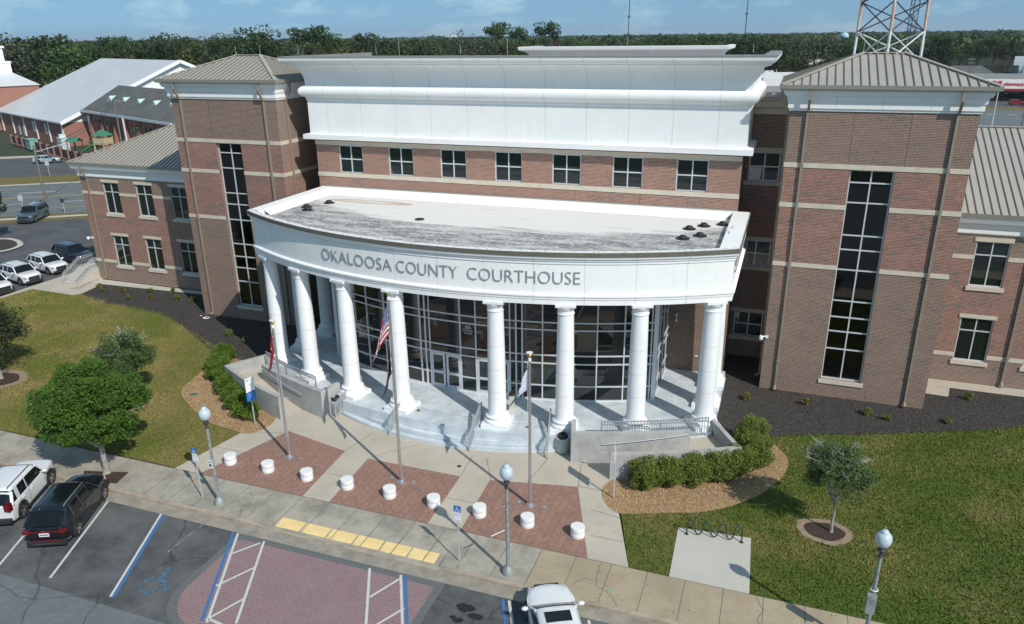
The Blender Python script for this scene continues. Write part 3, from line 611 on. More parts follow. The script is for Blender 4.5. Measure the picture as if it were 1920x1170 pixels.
# ================= GROUND =================
CRACKM = mat('pavement_crack_dirt', (.12,.10,.08), .9)
CRK = [[(5.83,-20.6),(5.83,-21.06),(5.9,-21.72),(6.02,-22.09),(6.44,-22.21),(6.66,-22.4),(6.79,-22.6),(7.03,-22.92)],[(4.92,-22.44),(5.11,-22.07),(5.43,-21.72),(5.9,-21.72)],[(-11.8,-21.0),(-11.2,-21.5),(-11.3,-22.3),(-10.9,-22.9)],[(12.1,-20.6),(12.4,-21.3),(12.2,-21.9),(12.6,-22.9)]]; GRN = [(6.54,-22.24),(6.6,-21.87)]
def ground_mat(name, fn, rough=.9):
    g = NG(name); P, Nn = g.pos(); g.l(fn(g, P), g.b.inputs['Base Color']); g.b.inputs['Roughness'].default_value = rough; g.b.inputs['Specular IOR Level'].default_value = .25; return g
def grass_fn(g, P):
    n1 = g.noise(P, .16, 5, .6); n2 = g.noise(P, .9, 7, .75); n3 = g.noise(P, 5, 8, .85); x, y, z = g.sep(P)
    east = g.ramp(g.math('MULTIPLY_ADD', x, .03, .45), (.3, 0.), (.8, 1.))
    gr = g.mix(g.ramp(n2, (.38, 0.), (.62, 1.)), (.17,.185,.04), (.08,.12,.018)); dry = g.mix(n3, (.34,.25,.10), (.20,.165,.055)); gr = g.mix(g.math('MULTIPLY', east, .75), gr, g.mix(n2, (.11,.165,.022), (.06,.105,.014)))
    f = g.ramp(g.math('ADD', g.math('ADD', g.math('MULTIPLY', n1, .9), g.math('MULTIPLY', n2, .55)), g.math('MULTIPLY', east, -.13)), (.60, 0.), (.80, 1.))
    c = g.mix(f, gr, dry); c = g.mix(g.math('MULTIPLY', g.ramp(n3, (.42, 0.), (.60, 1.)), .75), c, g.mix(.75, c, (.02,.03,.004)))
    fl = g.ramp(g.noise(P, 22, 2, .5), (.74, 0.), (.78, 1.)); c = g.mix(g.math('MULTIPLY', fl, .5), c, (.45,.42,.33))
    g.bump(n3, .6, .06); return c
M['lawn'] = ground_mat('lawn_grass', grass_fn).m
def asph_fn(base, lite):
    def fn(g, P):
        n1 = g.noise(P, .35, 6, .65); n2 = g.noise(P, 2.2, 6, .7); n3 = g.noise(P, 40, 2, .6)
        c = g.mix(g.ramp(n1, (.4, 0.), (.6, 1.)), base, lite); c = g.mix(g.math('MULTIPLY', g.ramp(n2, (.5, 0.), (.7, 1.)), .5), c, tuple(v*1.7 for v in base)); c = g.mix(g.math('MULTIPLY', n3, .35), c, (.02,.02,.02))
        v = g.n('TexVoronoi', feature='DISTANCE_TO_EDGE'); v.inputs['Scale'].default_value = .16
        dv = g.n('VectorMath', operation='ADD'); g.l(P, dv.inputs[0]); nz = g.n('TexNoise'); nz.inputs['Scale'].default_value = .5; nz.inputs['Detail'].default_value = 6; g.l(P, nz.inputs['Vector']); g.l(nz.outputs['Color'], dv.inputs[1]); g.l(dv.outputs[0], v.inputs['Vector'])
        cr = g.ramp(v.outputs['Distance'], (.002, 1.), (.006, 0.)); c = g.mix(g.math('MULTIPLY', cr, .5), c, (.018,.018,.02)); return c
    return fn
M['asphalt'] = ground_mat('parking_asphalt', asph_fn((.082,.088,.092), (.16,.165,.165))).m
M['road'] = ground_mat('road_surface', asph_fn((.16,.18,.185), (.185,.205,.21))).m
M['lot'] = ground_mat('lot_asphalt', asph_fn((.095,.10,.105), (.13,.135,.14))).m
def conc_fn(base, dark, sc=.7, amt=.8):
    def fn(g, P):
        n1 = g.noise(P, sc, 6, .7); n2 = g.noise(P, 3.1, 5, .7); n3 = g.noise(P, 35, 2, .5)
        c = g.mix(g.math('MULTIPLY', g.ramp(n1, (.42, 0.), (.66, 1.)), amt), base, dark); c = g.mix(g.math('MULTIPLY', g.ramp(n2, (.5, 0.), (.8, 1.)), .35), c, dark); c = g.mix(g.math('MULTIPLY', n3, .25), c, tuple(v*.6 for v in base)); return c
    return fn
M['sidewalk'] = ground_mat('old_sidewalk_concrete', conc_fn((.43,.39,.32), (.20,.19,.165))).m
M['plaza'] = ground_mat('plaza_concrete', conc_fn((.53,.475,.39), (.40,.355,.29), .4, .6)).m
M['kerb'] = ground_mat('kerb_concrete', conc_fn((.47,.39,.30), (.22,.19,.15), 1.2, .8)).m
M['pad'] = ground_mat('new_concrete', conc_fn((.55,.52,.46), (.46,.44,.39), .5, .5)).m
M['wallconc'] = ground_mat('board_formed_concrete', conc_fn((.46,.455,.44), (.30,.295,.285), 1.1, .8)).m
def paver_fn(c1, c2, c3, sc, herring=False):
    def fn(g, P):
        x, y, z = g.sep(P)
        if herring: u = g.math('ADD', g.math('MULTIPLY', x, .7071), g.math('MULTIPLY', y, .7071)); v = g.math('SUBTRACT', g.math('MULTIPLY', y, .7071), g.math('MULTIPLY', x, .7071))
        else: u, v = x, y
        L_, W_ = .2*sc, .1*sc
        if herring:
            # zig-zag rows: fold the u axis so that bricks alternate their lean
            fo = g.math('PINGPONG', x, L_*1.1); u = g.math('ADD', y, fo); v = g.math('MULTIPLY', x, 1.)
            bt = g.n('TexBrick'); g.l(g.comb(v, u, 0.), bt.inputs['Vector'])
        else:
            bt = g.n('TexBrick'); g.l(g.comb(u, v, 0.), bt.inputs['Vector'])
        bt.inputs['Scale'].default_value = 1; bt.inputs['Brick Width'].default_value = L_*(1.1 if herring else 1); bt.inputs['Row Height'].default_value = W_; bt.inputs['Mortar Size'].default_value = .008*sc; bt.inputs['Mortar Smooth'].default_value = .2
        bt.inputs['Color1'].default_value = (*c1,1); bt.inputs['Color2'].default_value = (*c2,1); bt.inputs['Mortar'].default_value = (*c3,1); bt.inputs['Bias'].default_value = -.1
        if herring: bt.offset = 0
        n1 = g.noise(P, 1.0, 5, .7); c = g.mix(g.math('MULTIPLY', n1, .45), bt.outputs['Color'], tuple(v*.6 for v in c2)); return c
    return fn
M['brickpave'] = ground_mat('herringbone_brick_paving', paver_fn((.40,.235,.18), (.29,.165,.13), (.18,.125,.10), 1.5, True)).m
M['pinkpave'] = ground_mat('stamped_pink_asphalt', paver_fn((.30,.20,.20), (.27,.17,.175), (.36,.29,.28), 1.4)).m
M['greyedge'] = ground_mat('grey_stamped_border', paver_fn((.15,.16,.16), (.13,.14,.14), (.21,.22,.22), 1.4)).m
def mulch_fn(a, b, c_, sc=14):
    def fn(g, P):
        v = g.n('TexVoronoi'); v.inputs['Scale'].default_value = sc; g.l(P, v.inputs['Vector']); n = g.noise(P, sc*.8, 5, .8); n2 = g.noise(P, .8, 4, .6)
        c = g.ramp(n, (.35, a), (.5, b), (.68, c_)); g.bump(n, 1., .05); return g.mix(g.math('MULTIPLY', n2, .45), c, a)
    return fn
M['mulch'] = ground_mat('black_mulch', mulch_fn((.019,.017,.016), (.058,.052,.048), (.18,.165,.15))).m
M['chips'] = ground_mat('tan_wood_chips', mulch_fn((.21,.12,.06), (.40,.26,.13), (.60,.44,.27), 10)).m
M['brownmulch'] = ground_mat('brown_mulch', mulch_fn((.035,.022,.016), (.075,.05,.038), (.13,.09,.07))).m
M['dirt'] = ground_mat('sandy_dirt', mulch_fn((.24,.18,.12), (.33,.25,.17), (.40,.33,.25), 5)).m
M['lawn_dry'] = ground_mat('dry_verge', lambda g, P: g.mix(g.noise(P, .5, 5, .7), (.22,.15,.06), (.12,.12,.03))).m
M['forestfloor'] = mat('dark_forest_floor', (.035,.05,.022), .95, noise=.3, nscale=.02)
def worn(name, col, under, amt=.5):
    g = NG(name); P, Nn = g.pos(); n = g.noise(P, 5, 6, .8); g.l(g.mix(g.ramp(n, (amt-.04, 0.), (amt+.04, 1.)), col, under), g.b.inputs['Base Color']); g.b.inputs['Roughness'].default_value = .8; return g.m
M['linewhite'] = worn('worn_white_line_paint', (.58,.58,.56), (.22,.22,.21), .62); M['lineblue'] = worn('worn_blue_line_paint', (.05,.16,.36), (.10,.15,.2), .62)
M['iconblue'] = worn('faded_blue_symbol_paint', (.07,.19,.33), (.08,.10,.11), .48); M['lineyellow'] = mat('yellow_line_paint', (.55,.40,.10), .8)
M['tactile'] = mat('yellow_tactile_tile', (.84,.62,.28), .75, noise=.10, nscale=1.2)
m = MB(); R_ = 9000; m.sheet([(R_*cos(2*pi*i/48), 900+R_*sin(2*pi*i/48)) for i in range(48)], -.30); struct('ground', m, M['forestfloor'])
m = MB(); m.sheet([(-120,-70),(90,-70),(90,120),(-60,130),(-100,60),(-62,40),(-62,-70)], -.13); struct('earth', m, M['lawn'])
LAWN_L = [(-62,-20.35),(-16.95,-20.35),(-16.1,-16.3),(-15.7,-13.6),(-21,-8),(-25.3,-6.6),(-30,-4.5),(-35.5,-1.7),(-41.5,-1.2),(-46.1,-.1),(-46.6,-.7),(-51.6,-.5),(-51.9,-3.4),(-52.3,-10),(-62,-12)]
m = MB(); m.prism(LAWN_L, -.12, 0); struct('lawn', m, M['lawn'])
LAWN_R = [(6.97,-20.42),(60,-20.42),(60,5),(33,3),(25.55,-1.3),(22.95,-2.6),(20.1,-3.8),(17,-5.1),(14.5,-5.9),(11.8,-7.3),(5,-14)]
m = MB(); m.prism(LAWN_R, -.12, 0); struct('lawn', m, M['lawn'])
def smooth_poly(pts, k=5):   # closed Catmull-Rom outline
    n = len(pts); o = []
    for i in range(n):
        p0, p1, p2, p3 = [Vector((*pts[(i+j-1) % n], 0)) for j in range(4)]
        for q in range(k):
            t = q/k; v = .5*((2*p1)+(p2-p0)*t+(2*p0-5*p1+4*p2-p3)*t*t+(3*p1-p0-3*p2+p3)*t**3); o.append((v.x, v.y))
    return o
m = MB(); m.sheet([(-46.15,-.15),(-44,-1.0),(-41.5,-1.5),(-38.9,-1.75),(-35.5,-2.1),(-32.7,-3.0),(-30,-4.75),(-27,-6.5),(-25.2,-7.3),(-23,-9.5),(-19.0,-8.5),(-19,3.9),(-48,3.9),(-46.5,2.3)], .012); struct('mulch_bed', m, M['mulch'])
m = MB(); m.sheet([(9.0,3.9),(9.0,-8.2),(11.78,-7.5),(13,-6.7),(14.54,-6.06),(17.04,-5.28),(20.12,-3.98),(22.95,-2.77),(25.55,-1.51),(33,2.5),(37,3.9)], .012); struct('mulch_bed', m, M['mulch'])
m = MB(); m.sheet(smooth_poly([(4.75,-14.3),(5.5,-16.8),(7.85,-16.1),(9.62,-15.4),(11.31,-13.9),(12.59,-11.9),(13.14,-9.87),(12.8,-8.6),(11.78,-7.65),(9.3,-8.4),(9.0,-11.0)], 5), .024); struct('wood_chip_bed', m, M['chips'])
m = MB(); m.sheet(smooth_poly([(-15.4,-14.0),(-15.5,-16.1),(-17.1,-16.1),(-18.9,-15.75),(-21.8,-14.2),(-23.3,-13.0),(-23.8,-11.7),(-24.4,-8.2),(-22,-8.0),(-19,-11)], 5), .024); struct('wood_chip_bed', m, M['chips'])
m = MB(); m.sheet([(-47.9,2.5),(-35.8,3.0),(-33.4,2.7),(-31.9,3.0),(-31.9,3.95),(-47.9,3.95)], .03); struct('path', m, M['pad'])
m = MB(); m.sheet([(20.55,1.5),(22.2,1.4),(22.5,2.8),(40,2.8),(40,3.95),(20.55,3.95)], .03); struct('path', m, M['plaza'])
m = MB(); m.prism([(-52.4,12),(-52.3,-12),(-51.9,-9),(-51.88,-3.4),(-51.6,-.5),(-46.6,-.7),(-46.1,-.1),(-46.6,2.45),(-48.2,3.9),(-48.3,12)], -.12, .02); struct('path', m, M['plaza'])
# plaza, brick panels
PLZ = [(-16.95,-20.5),(6.97,-20.5),(5.73,-16.74),(4.9,-14.4),(4.2,-10.5),(-14.4,-10.5),(-15.63,-13.57),(-16.14,-16.32)]
m = MB(); m.prism(PLZ, -.12, .02); struct('plaza', m, M['plaza'])
for poly in ([(-13.67,-15.22),(-9.41,-16.1),(-9.12,-20.48),(-15.35,-20.48)], [(-7.85,-16.38),(-2.5,-16.38),(-2.35,-20.48),(-7.6,-20.48)], [(-.97,-16.2),(3.39,-15.35),(5.2,-20.48),(-.72,-20.48)]):
    m = MB(); m.sheet(poly, .028); struct('brick_paving', m, M['brickpave'])
m = MB()
for a, b in (((-16.5,-18),(-14.4,-18)),((-16.1,-16.2),(-13.5,-15.3)),((-9.4,-16.1),(-9.0,-13.8)),((-7.9,-16.3),(-6.0,-14.2)),((-9.2,-18.3),(-7.7,-18.3)),((-2.45,-18.3),(-.8,-18.3)),((.9,-15.8),(1.2,-13.2)),((3.4,-15.35),(3.0,-13.3)),((3.4,-15.3),(5.3,-15.3)),((4.4,-17),(5.9,-17.2)),((4.9,-18.9),(6.4,-18.9)),((-2.5,-16.3),(-2.7,-14.3)),((-.9,-16.2),(-1.9,-14.3))): m.line(a, b, .025, .026)
for xx in [-38.2+1.53*i*2 for i in range(7)]+[-16.7+1.53*i for i in range(23)]+[20+3.2*i for i in range(6)]: m.line((xx,-20.5),(xx,-22.93),.025,.026)
m.line((-60,-20.5),(60,-20.5),.03,.0265); struct('paving_joint', m, mat('paving_joint_dirt', (.13,.12,.10), .9))
# sidewalk, kerb, gutter
m = MB(); m.prism([(-62,-20.5),(62,-20.5),(62,-22.95),(-.6,-22.95),(-.6,-21.5),(-9.3,-21.5),(-9.3,-22.95),(-62,-22.95)], -.2, .02)
m.add([(-9.3,-21.5,.02),(-.6,-21.5,.02),(-.6,-23.0,-.085),(-9.3,-23.0,-.085)], [(0,1,2,3)]); struct('sidewalk', m, M['sidewalk'])
m = MB(); m.prism([(3.21,-20.52),(62,-20.52),(62,-22.93),(3.21,-22.93)], 0, .0225); struct('sidewalk', m, ground_mat('tan_sidewalk_concrete', conc_fn((.44,.36,.25), (.30,.24,.165), .5, .7)).m)
m = MB(); kh = lambda x0, x1: (m.box(x0, x1, -23.14, -22.951, -.3, .035))
kh(-62,-10.3); kh(.3, 62)
for a, b, z0, z1 in ((-10.3,-9.3,.035,-.085),(-.6,.3,-.085,.035)): m.add([(a,-23.14,-.3),(b,-23.14,-.3),(b,-22.951,-.3),(a,-22.951,-.3),(a,-23.14,z0),(b,-23.14,z1),(b,-22.951,z1),(a,-22.951,z0)], [(0,3,2,1),(4,5,6,7),(0,1,5,4),(1,2,6,5),(2,3,7,6),(3,0,4,7)])
m.box(-9.3,-.6,-23.14,-22.99,-.3,-.086); struct('kerb', m, M['kerb'])
m = MB(); m.box(-62, 62, -23.76, -23.14, -.3, -.10); struct('gutter_strip', m, ground_mat('gutter_concrete', conc_fn((.37,.33,.27), (.20,.185,.155), 1.4, .8)).m)
for i in range(6):
    x0 = -9.0+1.36*i; m = MB(); m.add([(x0,-22.83,-.066),(x0+1.27,-22.83,-.066),(x0+1.27,-22.2,-.022),(x0,-22.2,-.022)], [(0,1,2,3)])
    m2 = MB(); m2.v = [(p[0],p[1],p[2]-.012) for p in m.v]+m.v; m2.f = [(4,5,6,7),(0,1,5,4),(1,2,6,5),(2,3,7,6),(3,0,4,7)]; m2.m = [0]*5
    struct('tactile_pad', m2, M['tactile'])
m = MB(); m.sheet([(-75,-29.35),(75,-29.35),(75,-23.7),(-75,-23.7)], -.115); struct('parking_bay', m, M['asphalt'])
m = MB(); m.sheet([(-120,-75),(120,-75),(120,-29.3),(-120,-29.3)], -.12); struct('road', m, M['road'])
def rrect(x0, x1, y0, y1, r, n=8): 
    o = []
    for cx, cy, a in ((x1-.15,y1-.15,0),(x0+.15,y1-.15,90),(x0+r,y0+r,180),(x1-r,y0+r,270)):
        rr = .15 if cy > y1-1 else r
        for i in range(n+1): t = radians(a+90*i/n); o.append((cx+rr*cos(t), cy+rr*sin(t)))
    return o
m = MB(); m.sheet(rrect(-10.3,.05,-29.5,-23.77,2.2), -.110); struct('paver_border', m, M['greyedge'])
m = MB(); m.sheet(rrect(-9.95,-.3,-29.2,-24.1,2.0), -.106); struct('pink_paving', m, M['pinkpave'])
m = MB(); Z = -.099
for a, b in (((-21.0,-23.9),(-18.6,-29.0)),((-18.02,-23.8),(-15.79,-28.88)),((-14.76,-23.75),(-12.46,-28.92)),((-10.3,-23.8),(-7.75,-28.79)),((-8.8,-23.9),(-6.65,-28.46)),((-3.4,-23.95),(-1.5,-27.6)),((-1.95,-23.9),(.1,-27.6)),((6.1,-23.85),(8.4,-28.5)),((2.85,-23.85),(3.7,-25.6)),((-24.4,-23.8),(-22.1,-28.9)),((-27.8,-23.8),(-25.5,-28.9)),((9.5,-23.85),(11.8,-28.5)),((-7.9,-28.6),(-6.7,-28.75))): m.line(a, b, .11, Z)
for a, b in (((-9.67,-25.2),(-8.89,-24.05)),((-8.84,-27.0),(-8.05,-25.49)),((-7.9,-28.7),(-7.24,-27.21)),((-2.51,-25.5),(-1.84,-24.05)),((-1.6,-26.95),(-.9,-25.6))): m.line(a, b, .10, Z+.002)
struct('white_marking', m, M['linewhite'])
m = MB(); m.line((-12.28,-23.79),(-12.35,-25.9),.05,Z); struct('faded_marking', m, worn('faded_line_paint', (.40,.40,.38), (.08,.085,.09), .5))
m = MB()
for a, b in (((-10.55,-23.8),(-8.0,-28.79)),((-14.6,-23.75),(-12.3,-28.92)),((-1.75,-23.9),(.3,-27.6)),((2.58,-23.85),(3.4,-25.6))): m.line(a, b, .13, Z+.001)
struct('blue_marking', m, M['lineblue'])
def wheelchair(mb, o, X, Y, s, zoff):     # symbol of access drawn with flat bands
    o = Vector(o); X = Vector(X); Y = Vector(Y); Nn = X.cross(Y)
    cnt = [0]; P = lambda x, y: o+X*(x*s)+Y*(y*s)+Nn*zoff
    def band(pts, w):
        for i in range(len(pts)-1):
            a, b = Vector(pts[i]), Vector(pts[i+1]); d = (b-a).normalized(); q = Vector((-d.y, d.x))*w/2; a = a-d*w*.3; b = b+d*w*.3
            cnt[0] += 1; lf = Nn*(.0004*cnt[0]); mb.add([P(*(a-q))+lf, P(*(b-q))+lf, P(*(b+q))+lf, P(*(a+q))+lf], [(0,1,2,3)])
    mb.add([P(-.1+.11*cos(t), .86+.11*sin(t)) for t in [2*pi*i/12 for i in range(12)]], [tuple(range(12))])
    band([(-.08,.68),(-.05,.32)], .13); band([(-.06,.5),(.22,.5)], .09); band([(-.05,.30),(.26,.30)], .11); band([(.26,.30),(.42,-.02),(.55,.02)], .11)
    band([(-.16+.0+.34*cos(radians(a))+.05, .08+.34*sin(radians(a))) for a in range(110, 371, 20)], .09)
m = MB(); wheelchair(m, (-11.25,-27.9,Z), (.93,.1,0), (-.1,.99,0), 1.35, 0); struct('access_symbol', m, M['iconblue'])
m = MB()
for x, y, rx, ry in ((1.3,-24.8,.3,.22),(1.55,-24.75,.22,.16),(1.95,-25.1,.3,.18),(1.35,-25.5,.22,.13),(1.1,-25.4,.12,.1),(1.7,-26.1,.15,.1)): m.sheet([(x+rx*cos(t)*(1+.15*sin(3*t+x*9)), y+ry*sin(t)*(1+.2*cos(2*t+y*5))) for t in [2*pi*i/18 for i in range(18)]], Z+random.uniform(0,.002))
struct('oil_stain', m, mat('oil_stained_asphalt', (.018,.019,.02), .6))
for pts in CRK:
    m = MB()
    for a, b in zip(pts, pts[1:]):
        a = Vector((*a,0)); b = Vector((*b,0)); c_ = (a+b)/2+Vector((random.uniform(-.05,.05),random.uniform(-.05,.05),0)); m.line(a, c_, .022, .0275); m.line(c_, b, .018, .0278)
    struct('pavement_crack', m, CRACKM)
m = MB(); m.line(GRN[0], GRN[1], .09, .028); struct('green_paint_mark', m, mat('green_survey_paint', (.20,.42,.25), .8))
m = MB(); m.sheet([(-19.9,-21.85),(-18.95,-21.55),(-18.7,-22.6),(-20.6,-22.9),(-21.3,-22.2)], .026); struct('tree_pit', m, M['brownmulch'])
m = MB(); m.prism([(8.54,-17.06),(11.68,-16.8),(11.82,-20.5),(8.65,-20.5)], -.1, .035); struct('bike_pad', m, M['pad'])
def ring(cx, cy, rx, ry, z, mt, nm):
    m = MB(); m.sheet([(cx+rx*cos(t)*(1+.06*sin(3*t)), cy+ry*sin(t)*(1+.05*cos(5*t))) for t in [2*pi*i/30 for i in range(30)]], z); struct(nm, m, M[mt])
for cx, cy, r in ((14.75,-15.2,1.2),(-25.0,-15.3,1.25),(-36.2,-15.5,1.9)): ring(cx, cy, r, r*.8, .010, 'dirt', 'bare_soil'); ring(cx, cy, r*.72, r*.55, .016, 'brownmulch', 'tree_mulch')
# left car park and highway
m = MB(); m.sheet([(-52.4,-12),(-52.4,12),(-56,24),(-62,32),(-71,27.6),(-73.5,24.6),(-78.5,21.0),(-84,16),(-110,-4),(-110,-40),(-62,-40),(-62,-12)], -.105); struct('parking_lot', m, M['lot'])
e1 = Vector((.84,.545)); nn_ = Vector((-.545,.84))
def strip(o0, o1, z, mt, nm, t0=-260, t1=200):
    m = MB(); m.sheet([tuple(e1*t0+nn_*o0), tuple(e1*t1+nn_*o0), tuple(e1*t1+nn_*o1), tuple(e1*t0+nn_*o1)], z); struct(nm, m, M[mt])
strip(58.3, 62.5, -.10, 'lawn_dry', 'verge', -200, 60); strip(60.0, 61.0, -.09, 'pad', 'pavement', -200, 60); strip(62.3, 87, -.085, 'road', 'highway', -200, 60); strip(86.5, 87.6, -.06, 'pad', 'kerb_strip', -200, 60); strip(87.6, 95, -.055, 'lawn_dry', 'verge', -200, 60); strip(95, 119, -.05, 'lot', 'church_parking_lot', -150, 30); strip(119, 122, -.04, 'plaza', 'church_path', -190, 30)
m = MB()
for o, dash in ((66.5,0),(75.2,0),(75.6,0),(83,1)):
    if not dash: m.line(tuple(e1*-150+nn_*o), tuple(e1*40+nn_*o), .15, -.078)
    else:
        for t in range(-150, 40, 12): m.line(tuple(e1*t+nn_*o), tuple(e1*(t+4)+nn_*o), .15, -.078)
struct('lane_marking', m, M['lineyellow'])
m = MB()
for t in range(-70,-20,8): m.line(tuple(e1*t+nn_*70.8), tuple(e1*(t+3.2)+nn_*70.8), .22, -.077); 
for t in range(-90,-10,14): m.line(tuple(e1*t+nn_*79.4), tuple(e1*(t+5)+nn_*79.4), .3, -.077)
for t in range(-60,0,3): m.line(tuple(e1*t+nn_*100), tuple(e1*(t+2)+nn_*106), .12, -.042)
struct('lane_marking', m, M['linewhite'])
m = MB(); m.sheet(smooth_poly([(-75,9),(-71.8,12.2),(-69.5,12.3),(-67,11),(-66.1,9.4),(-66.6,7.4),(-70,6.5),(-76,6.5)], 4), .03); struct('island_kerb', m, M['pad'])
m = MB(); m.sheet(smooth_poly([(-75,8.6),(-71.8,11.6),(-69.6,11.8),(-67.4,10.6),(-66.7,9.3),(-67.1,7.9),(-70,7.1),(-76,7.1)], 4), .036); struct('island_mulch', m, M['mulch'])
# streets to the north-east
m = MB(); m.sheet([(38,70),(140,70),(150,205),(40,212)], -.09); struct('side_street', m, M['road'])
m = MB(); m.sheet([(40,206),(150,206),(150,217),(40,217)], -.08); struct('verge', m, M['lawn_dry'])
m = MB(); m.sheet([(30,217),(150,217),(150,270),(30,270)], -.085); struct('shop_parking_lot', m, M['lot'])
m = MB()
for i in range(9): m.line((50+i*5,190),(53+i*5,194),.4,-.08); m.line((52+i*5,150),(54+i*5,152.5),.3,-.08)
m.line((40,182),(120,182),.2,-.08); struct('lane_marking', m, M['linewhite'])
# ================= STREET FURNITURE =================
ORD = ['first', 'second', 'third', 'fourth', 'fifth', 'sixth', 'seventh', 'eighth', 'ninth', 'tenth', 'eleventh', 'twelfth']
# ramp walls (mirror images)
for s, side in ((1, 'right'), (-1, 'left')):
    A = lambda a: PXC+0 and s*a
    r = root('ramp_wall', (PXC+s*12, -13, 0), 'grey concrete walls round the curved wheelchair ramp on the '+side+' side of the columned porch', 'ramp wall', 'ramp walls beside the steps')
    m = MB(); a0, a1 = sorted((s*14.5, s*26.3)); m.arc(PXC, PYC, 29.78, 30.04, a0, a1, 0, 1.75, 24); m.arc(PXC, PYC, 28.55, 29.78, *sorted((s*14.5, s*14.98)), 0, 1.75, 3); obj('inner_wall', m, M['wallconc'], r)
    m = MB(); m.arc(PXC, PYC, 31.35, 31.6, *sorted((s*18.1, s*30.2)), 0, 1.48, 24); m.arc(PXC, PYC, 28.0, 31.35, *sorted((s*29.75, s*30.2)), 0, 1.48, 3); obj('outer_wall', m, M['wallconc'], r)
    m = MB(); z_ = (0.02, .70) if s > 0 else (.70, .02); m.arc(PXC, PYC, 30.04, 31.35, *sorted((s*18.1, s*26.3)), -.02, z_, 16); m.arc(PXC, PYC, 28.6, 31.35, *sorted((s*26.3, s*29.75)), 0, .7, 6); obj('ramp_floor', m, M['plaza'], r)
    m = MB(); pts = [(PXC+sin(radians(s*a))*30.14, PYC-cos(radians(s*a))*30.14, .35+.78+(a-17)*.055) for a in (17.6,19,21,23,25,26)]; m.tube(pts, .022, 6)
    for p in pts[1::2]: m.cyl(p, (p[0], p[1]+.1, p[2]-.08), .012, n=6)
    p0 = (PXC+sin(radians(s*18.1))*31.3, PYC-cos(radians(s*18.1))*31.3)
    m.tube([(p0[0]-s*.45,p0[1],1.35),(p0[0],p0[1],1.37),(p0[0]+s*.1,p0[1],1.3),(p0[0]+s*.1,p0[1],0.5)], .022, 6); obj('handrail', m, M['galv'], r)
def railing(pts, h, name, label, group, post_h=0, rings=True):
    # pts: polyline of the bottom line; panels of balusters with a row of rings under the top rail
    r = root('railing', pts[0], label, 'railing', group)
    up_ = Vector((0,0,1)); P = [Vector(p) for p in pts]; seg = [(P[i], P[i+1]) for i in range(len(P)-1)]
    for zz, w, nm in ((h, .055, 'top_rail'), (h-.19, .035, 'middle_rail'), (.10, .04, 'bottom_rail')):
        m = MB(); [m.bar(a+up_*zz, b+up_*zz, w, w) for a, b in seg]; obj(nm, m, M['rail'], r)
    m = MB(); tot = sum((b-a).length for a, b in seg)
    for p in (P[0], P[-1]): m.cyl(p-up_*0.0, p+up_*(h+.02), .028, n=8)
    if tot > 3: m.cyl(P[len(P)//2], P[len(P)//2]+up_*h, .028, n=8)
    obj('posts', m, M['rail'], r)
    m = MB(); q = MB(); sp = .12; acc = 0
    for a, b in seg:
        L_ = (b-a).length; d = (b-a)/L_; n = max(1, int(L_/sp))
        for i in range(n):
            p = a+d*(L_*(i+.5)/n); m.cyl(p+up_*.1, p+up_*(h-.19), .017, n=5, caps=False)
        if rings:
            n2 = max(1, int(L_/.17))
            for i in range(n2):
                c = a+d*(L_*(i+.5)/n2)+up_*(h-.085); pts_ = [c+d*(.075*cos(2*pi*k/10))+up_*(.07*sin(2*pi*k/10)) for k in range(11)]; q.tube(pts_, .018, 4, caps=False)
    obj('balusters', m, M['rail'], r)
    if rings: obj('ring_band', q, M['rail'], r)
    return r
for s, side in ((1,'right'),(-1,'left')):
    railing([(PXC+sin(radians(s*a))*29.05, PYC-cos(radians(s*a))*29.05, POD) for a in (17.6+1.03*k for k in range(12))], 1.05, 'railing', 'long curved metal guard railing with ring band above the '+side+' ramp', 'curved guard railings along the porch')
for i, (bx, by) in enumerate(((-11.95,-12.97),(-8.0,-13.75),(-3.05,-13.95),(1.15,-13.35))):
    d = (Vector((PXC,PYC,0))-Vector((bx,by,0))).normalized(); a = Vector((bx,by,0.02)); b = a+d*1.95+Vector((0,0,POD)); c = b+d*.35
    railing([a, b, c], .92, 'railing', ['short sloping stair railing next to the trash can at the left end of the steps','short sloping stair railing behind the flagpole of the striped flag','short sloping stair railing in the open middle of the steps, right of the striped flag','short sloping stair railing at the right end of the steps near the ribbed trash can'][i], 'sloping railings on the entrance steps')
# flagpoles
def flagpole(x, y, h, label):
    r = root('flagpole', (x, y, 0), label, 'flagpole', 'flagpoles in the brick panels')
    m = MB(); m.cyl((x,y,.02),(x,y,h-.35), .085, .05, 16); obj('pole', m, M['alu'], r, smooth=40)
    m = MB(); m.lathe((x,y,.03), [(.22,0),(.21,.03),(.12,.07),(.1,.12)], 18); obj('base_collar', m, M['alu'], r, smooth=40)
    m = MB(); m.cyl((x,y,h-.38),(x,y,h-.26),.075,.075,12); m.cyl((x,y,h-.26),(x,y,h-.2),.03,.03,8); obj('truck', m, M['whitepaint'], r)
    m = MB(); m.ball((x,y,h-.11), .1,.1,.1,14,10); obj('finial', m, M['gold'], r, smooth=60)
    m = MB(); m.lathe((x,y,h-.02), [(.06,-.02),(.14,.03),(.15,.05),(.02,.05)], 14); obj('finial_cap', m, M['whitepaint'], r)
    m = MB(); m.tube([(x-.09,y-.02,h-.35),(x-.1,y-.02,1.2)], .008, 4); m.obox((x-.09,y,1.3),.03,.03,.15); obj('halyard', m, M['whitepaint'], r); return r
flagpole(-11.93,-17.56,7.8,'shorter silver flagpole with a dark red flag, leftmost of the three'); flagpole(-5.11,-17.78,10.1,'tallest silver flagpole, carrying the striped flag, in the middle brick panel'); flagpole(1.64,-17.6,7.9,'shorter silver flagpole with a purple-edged blue flag, rightmost of the three')
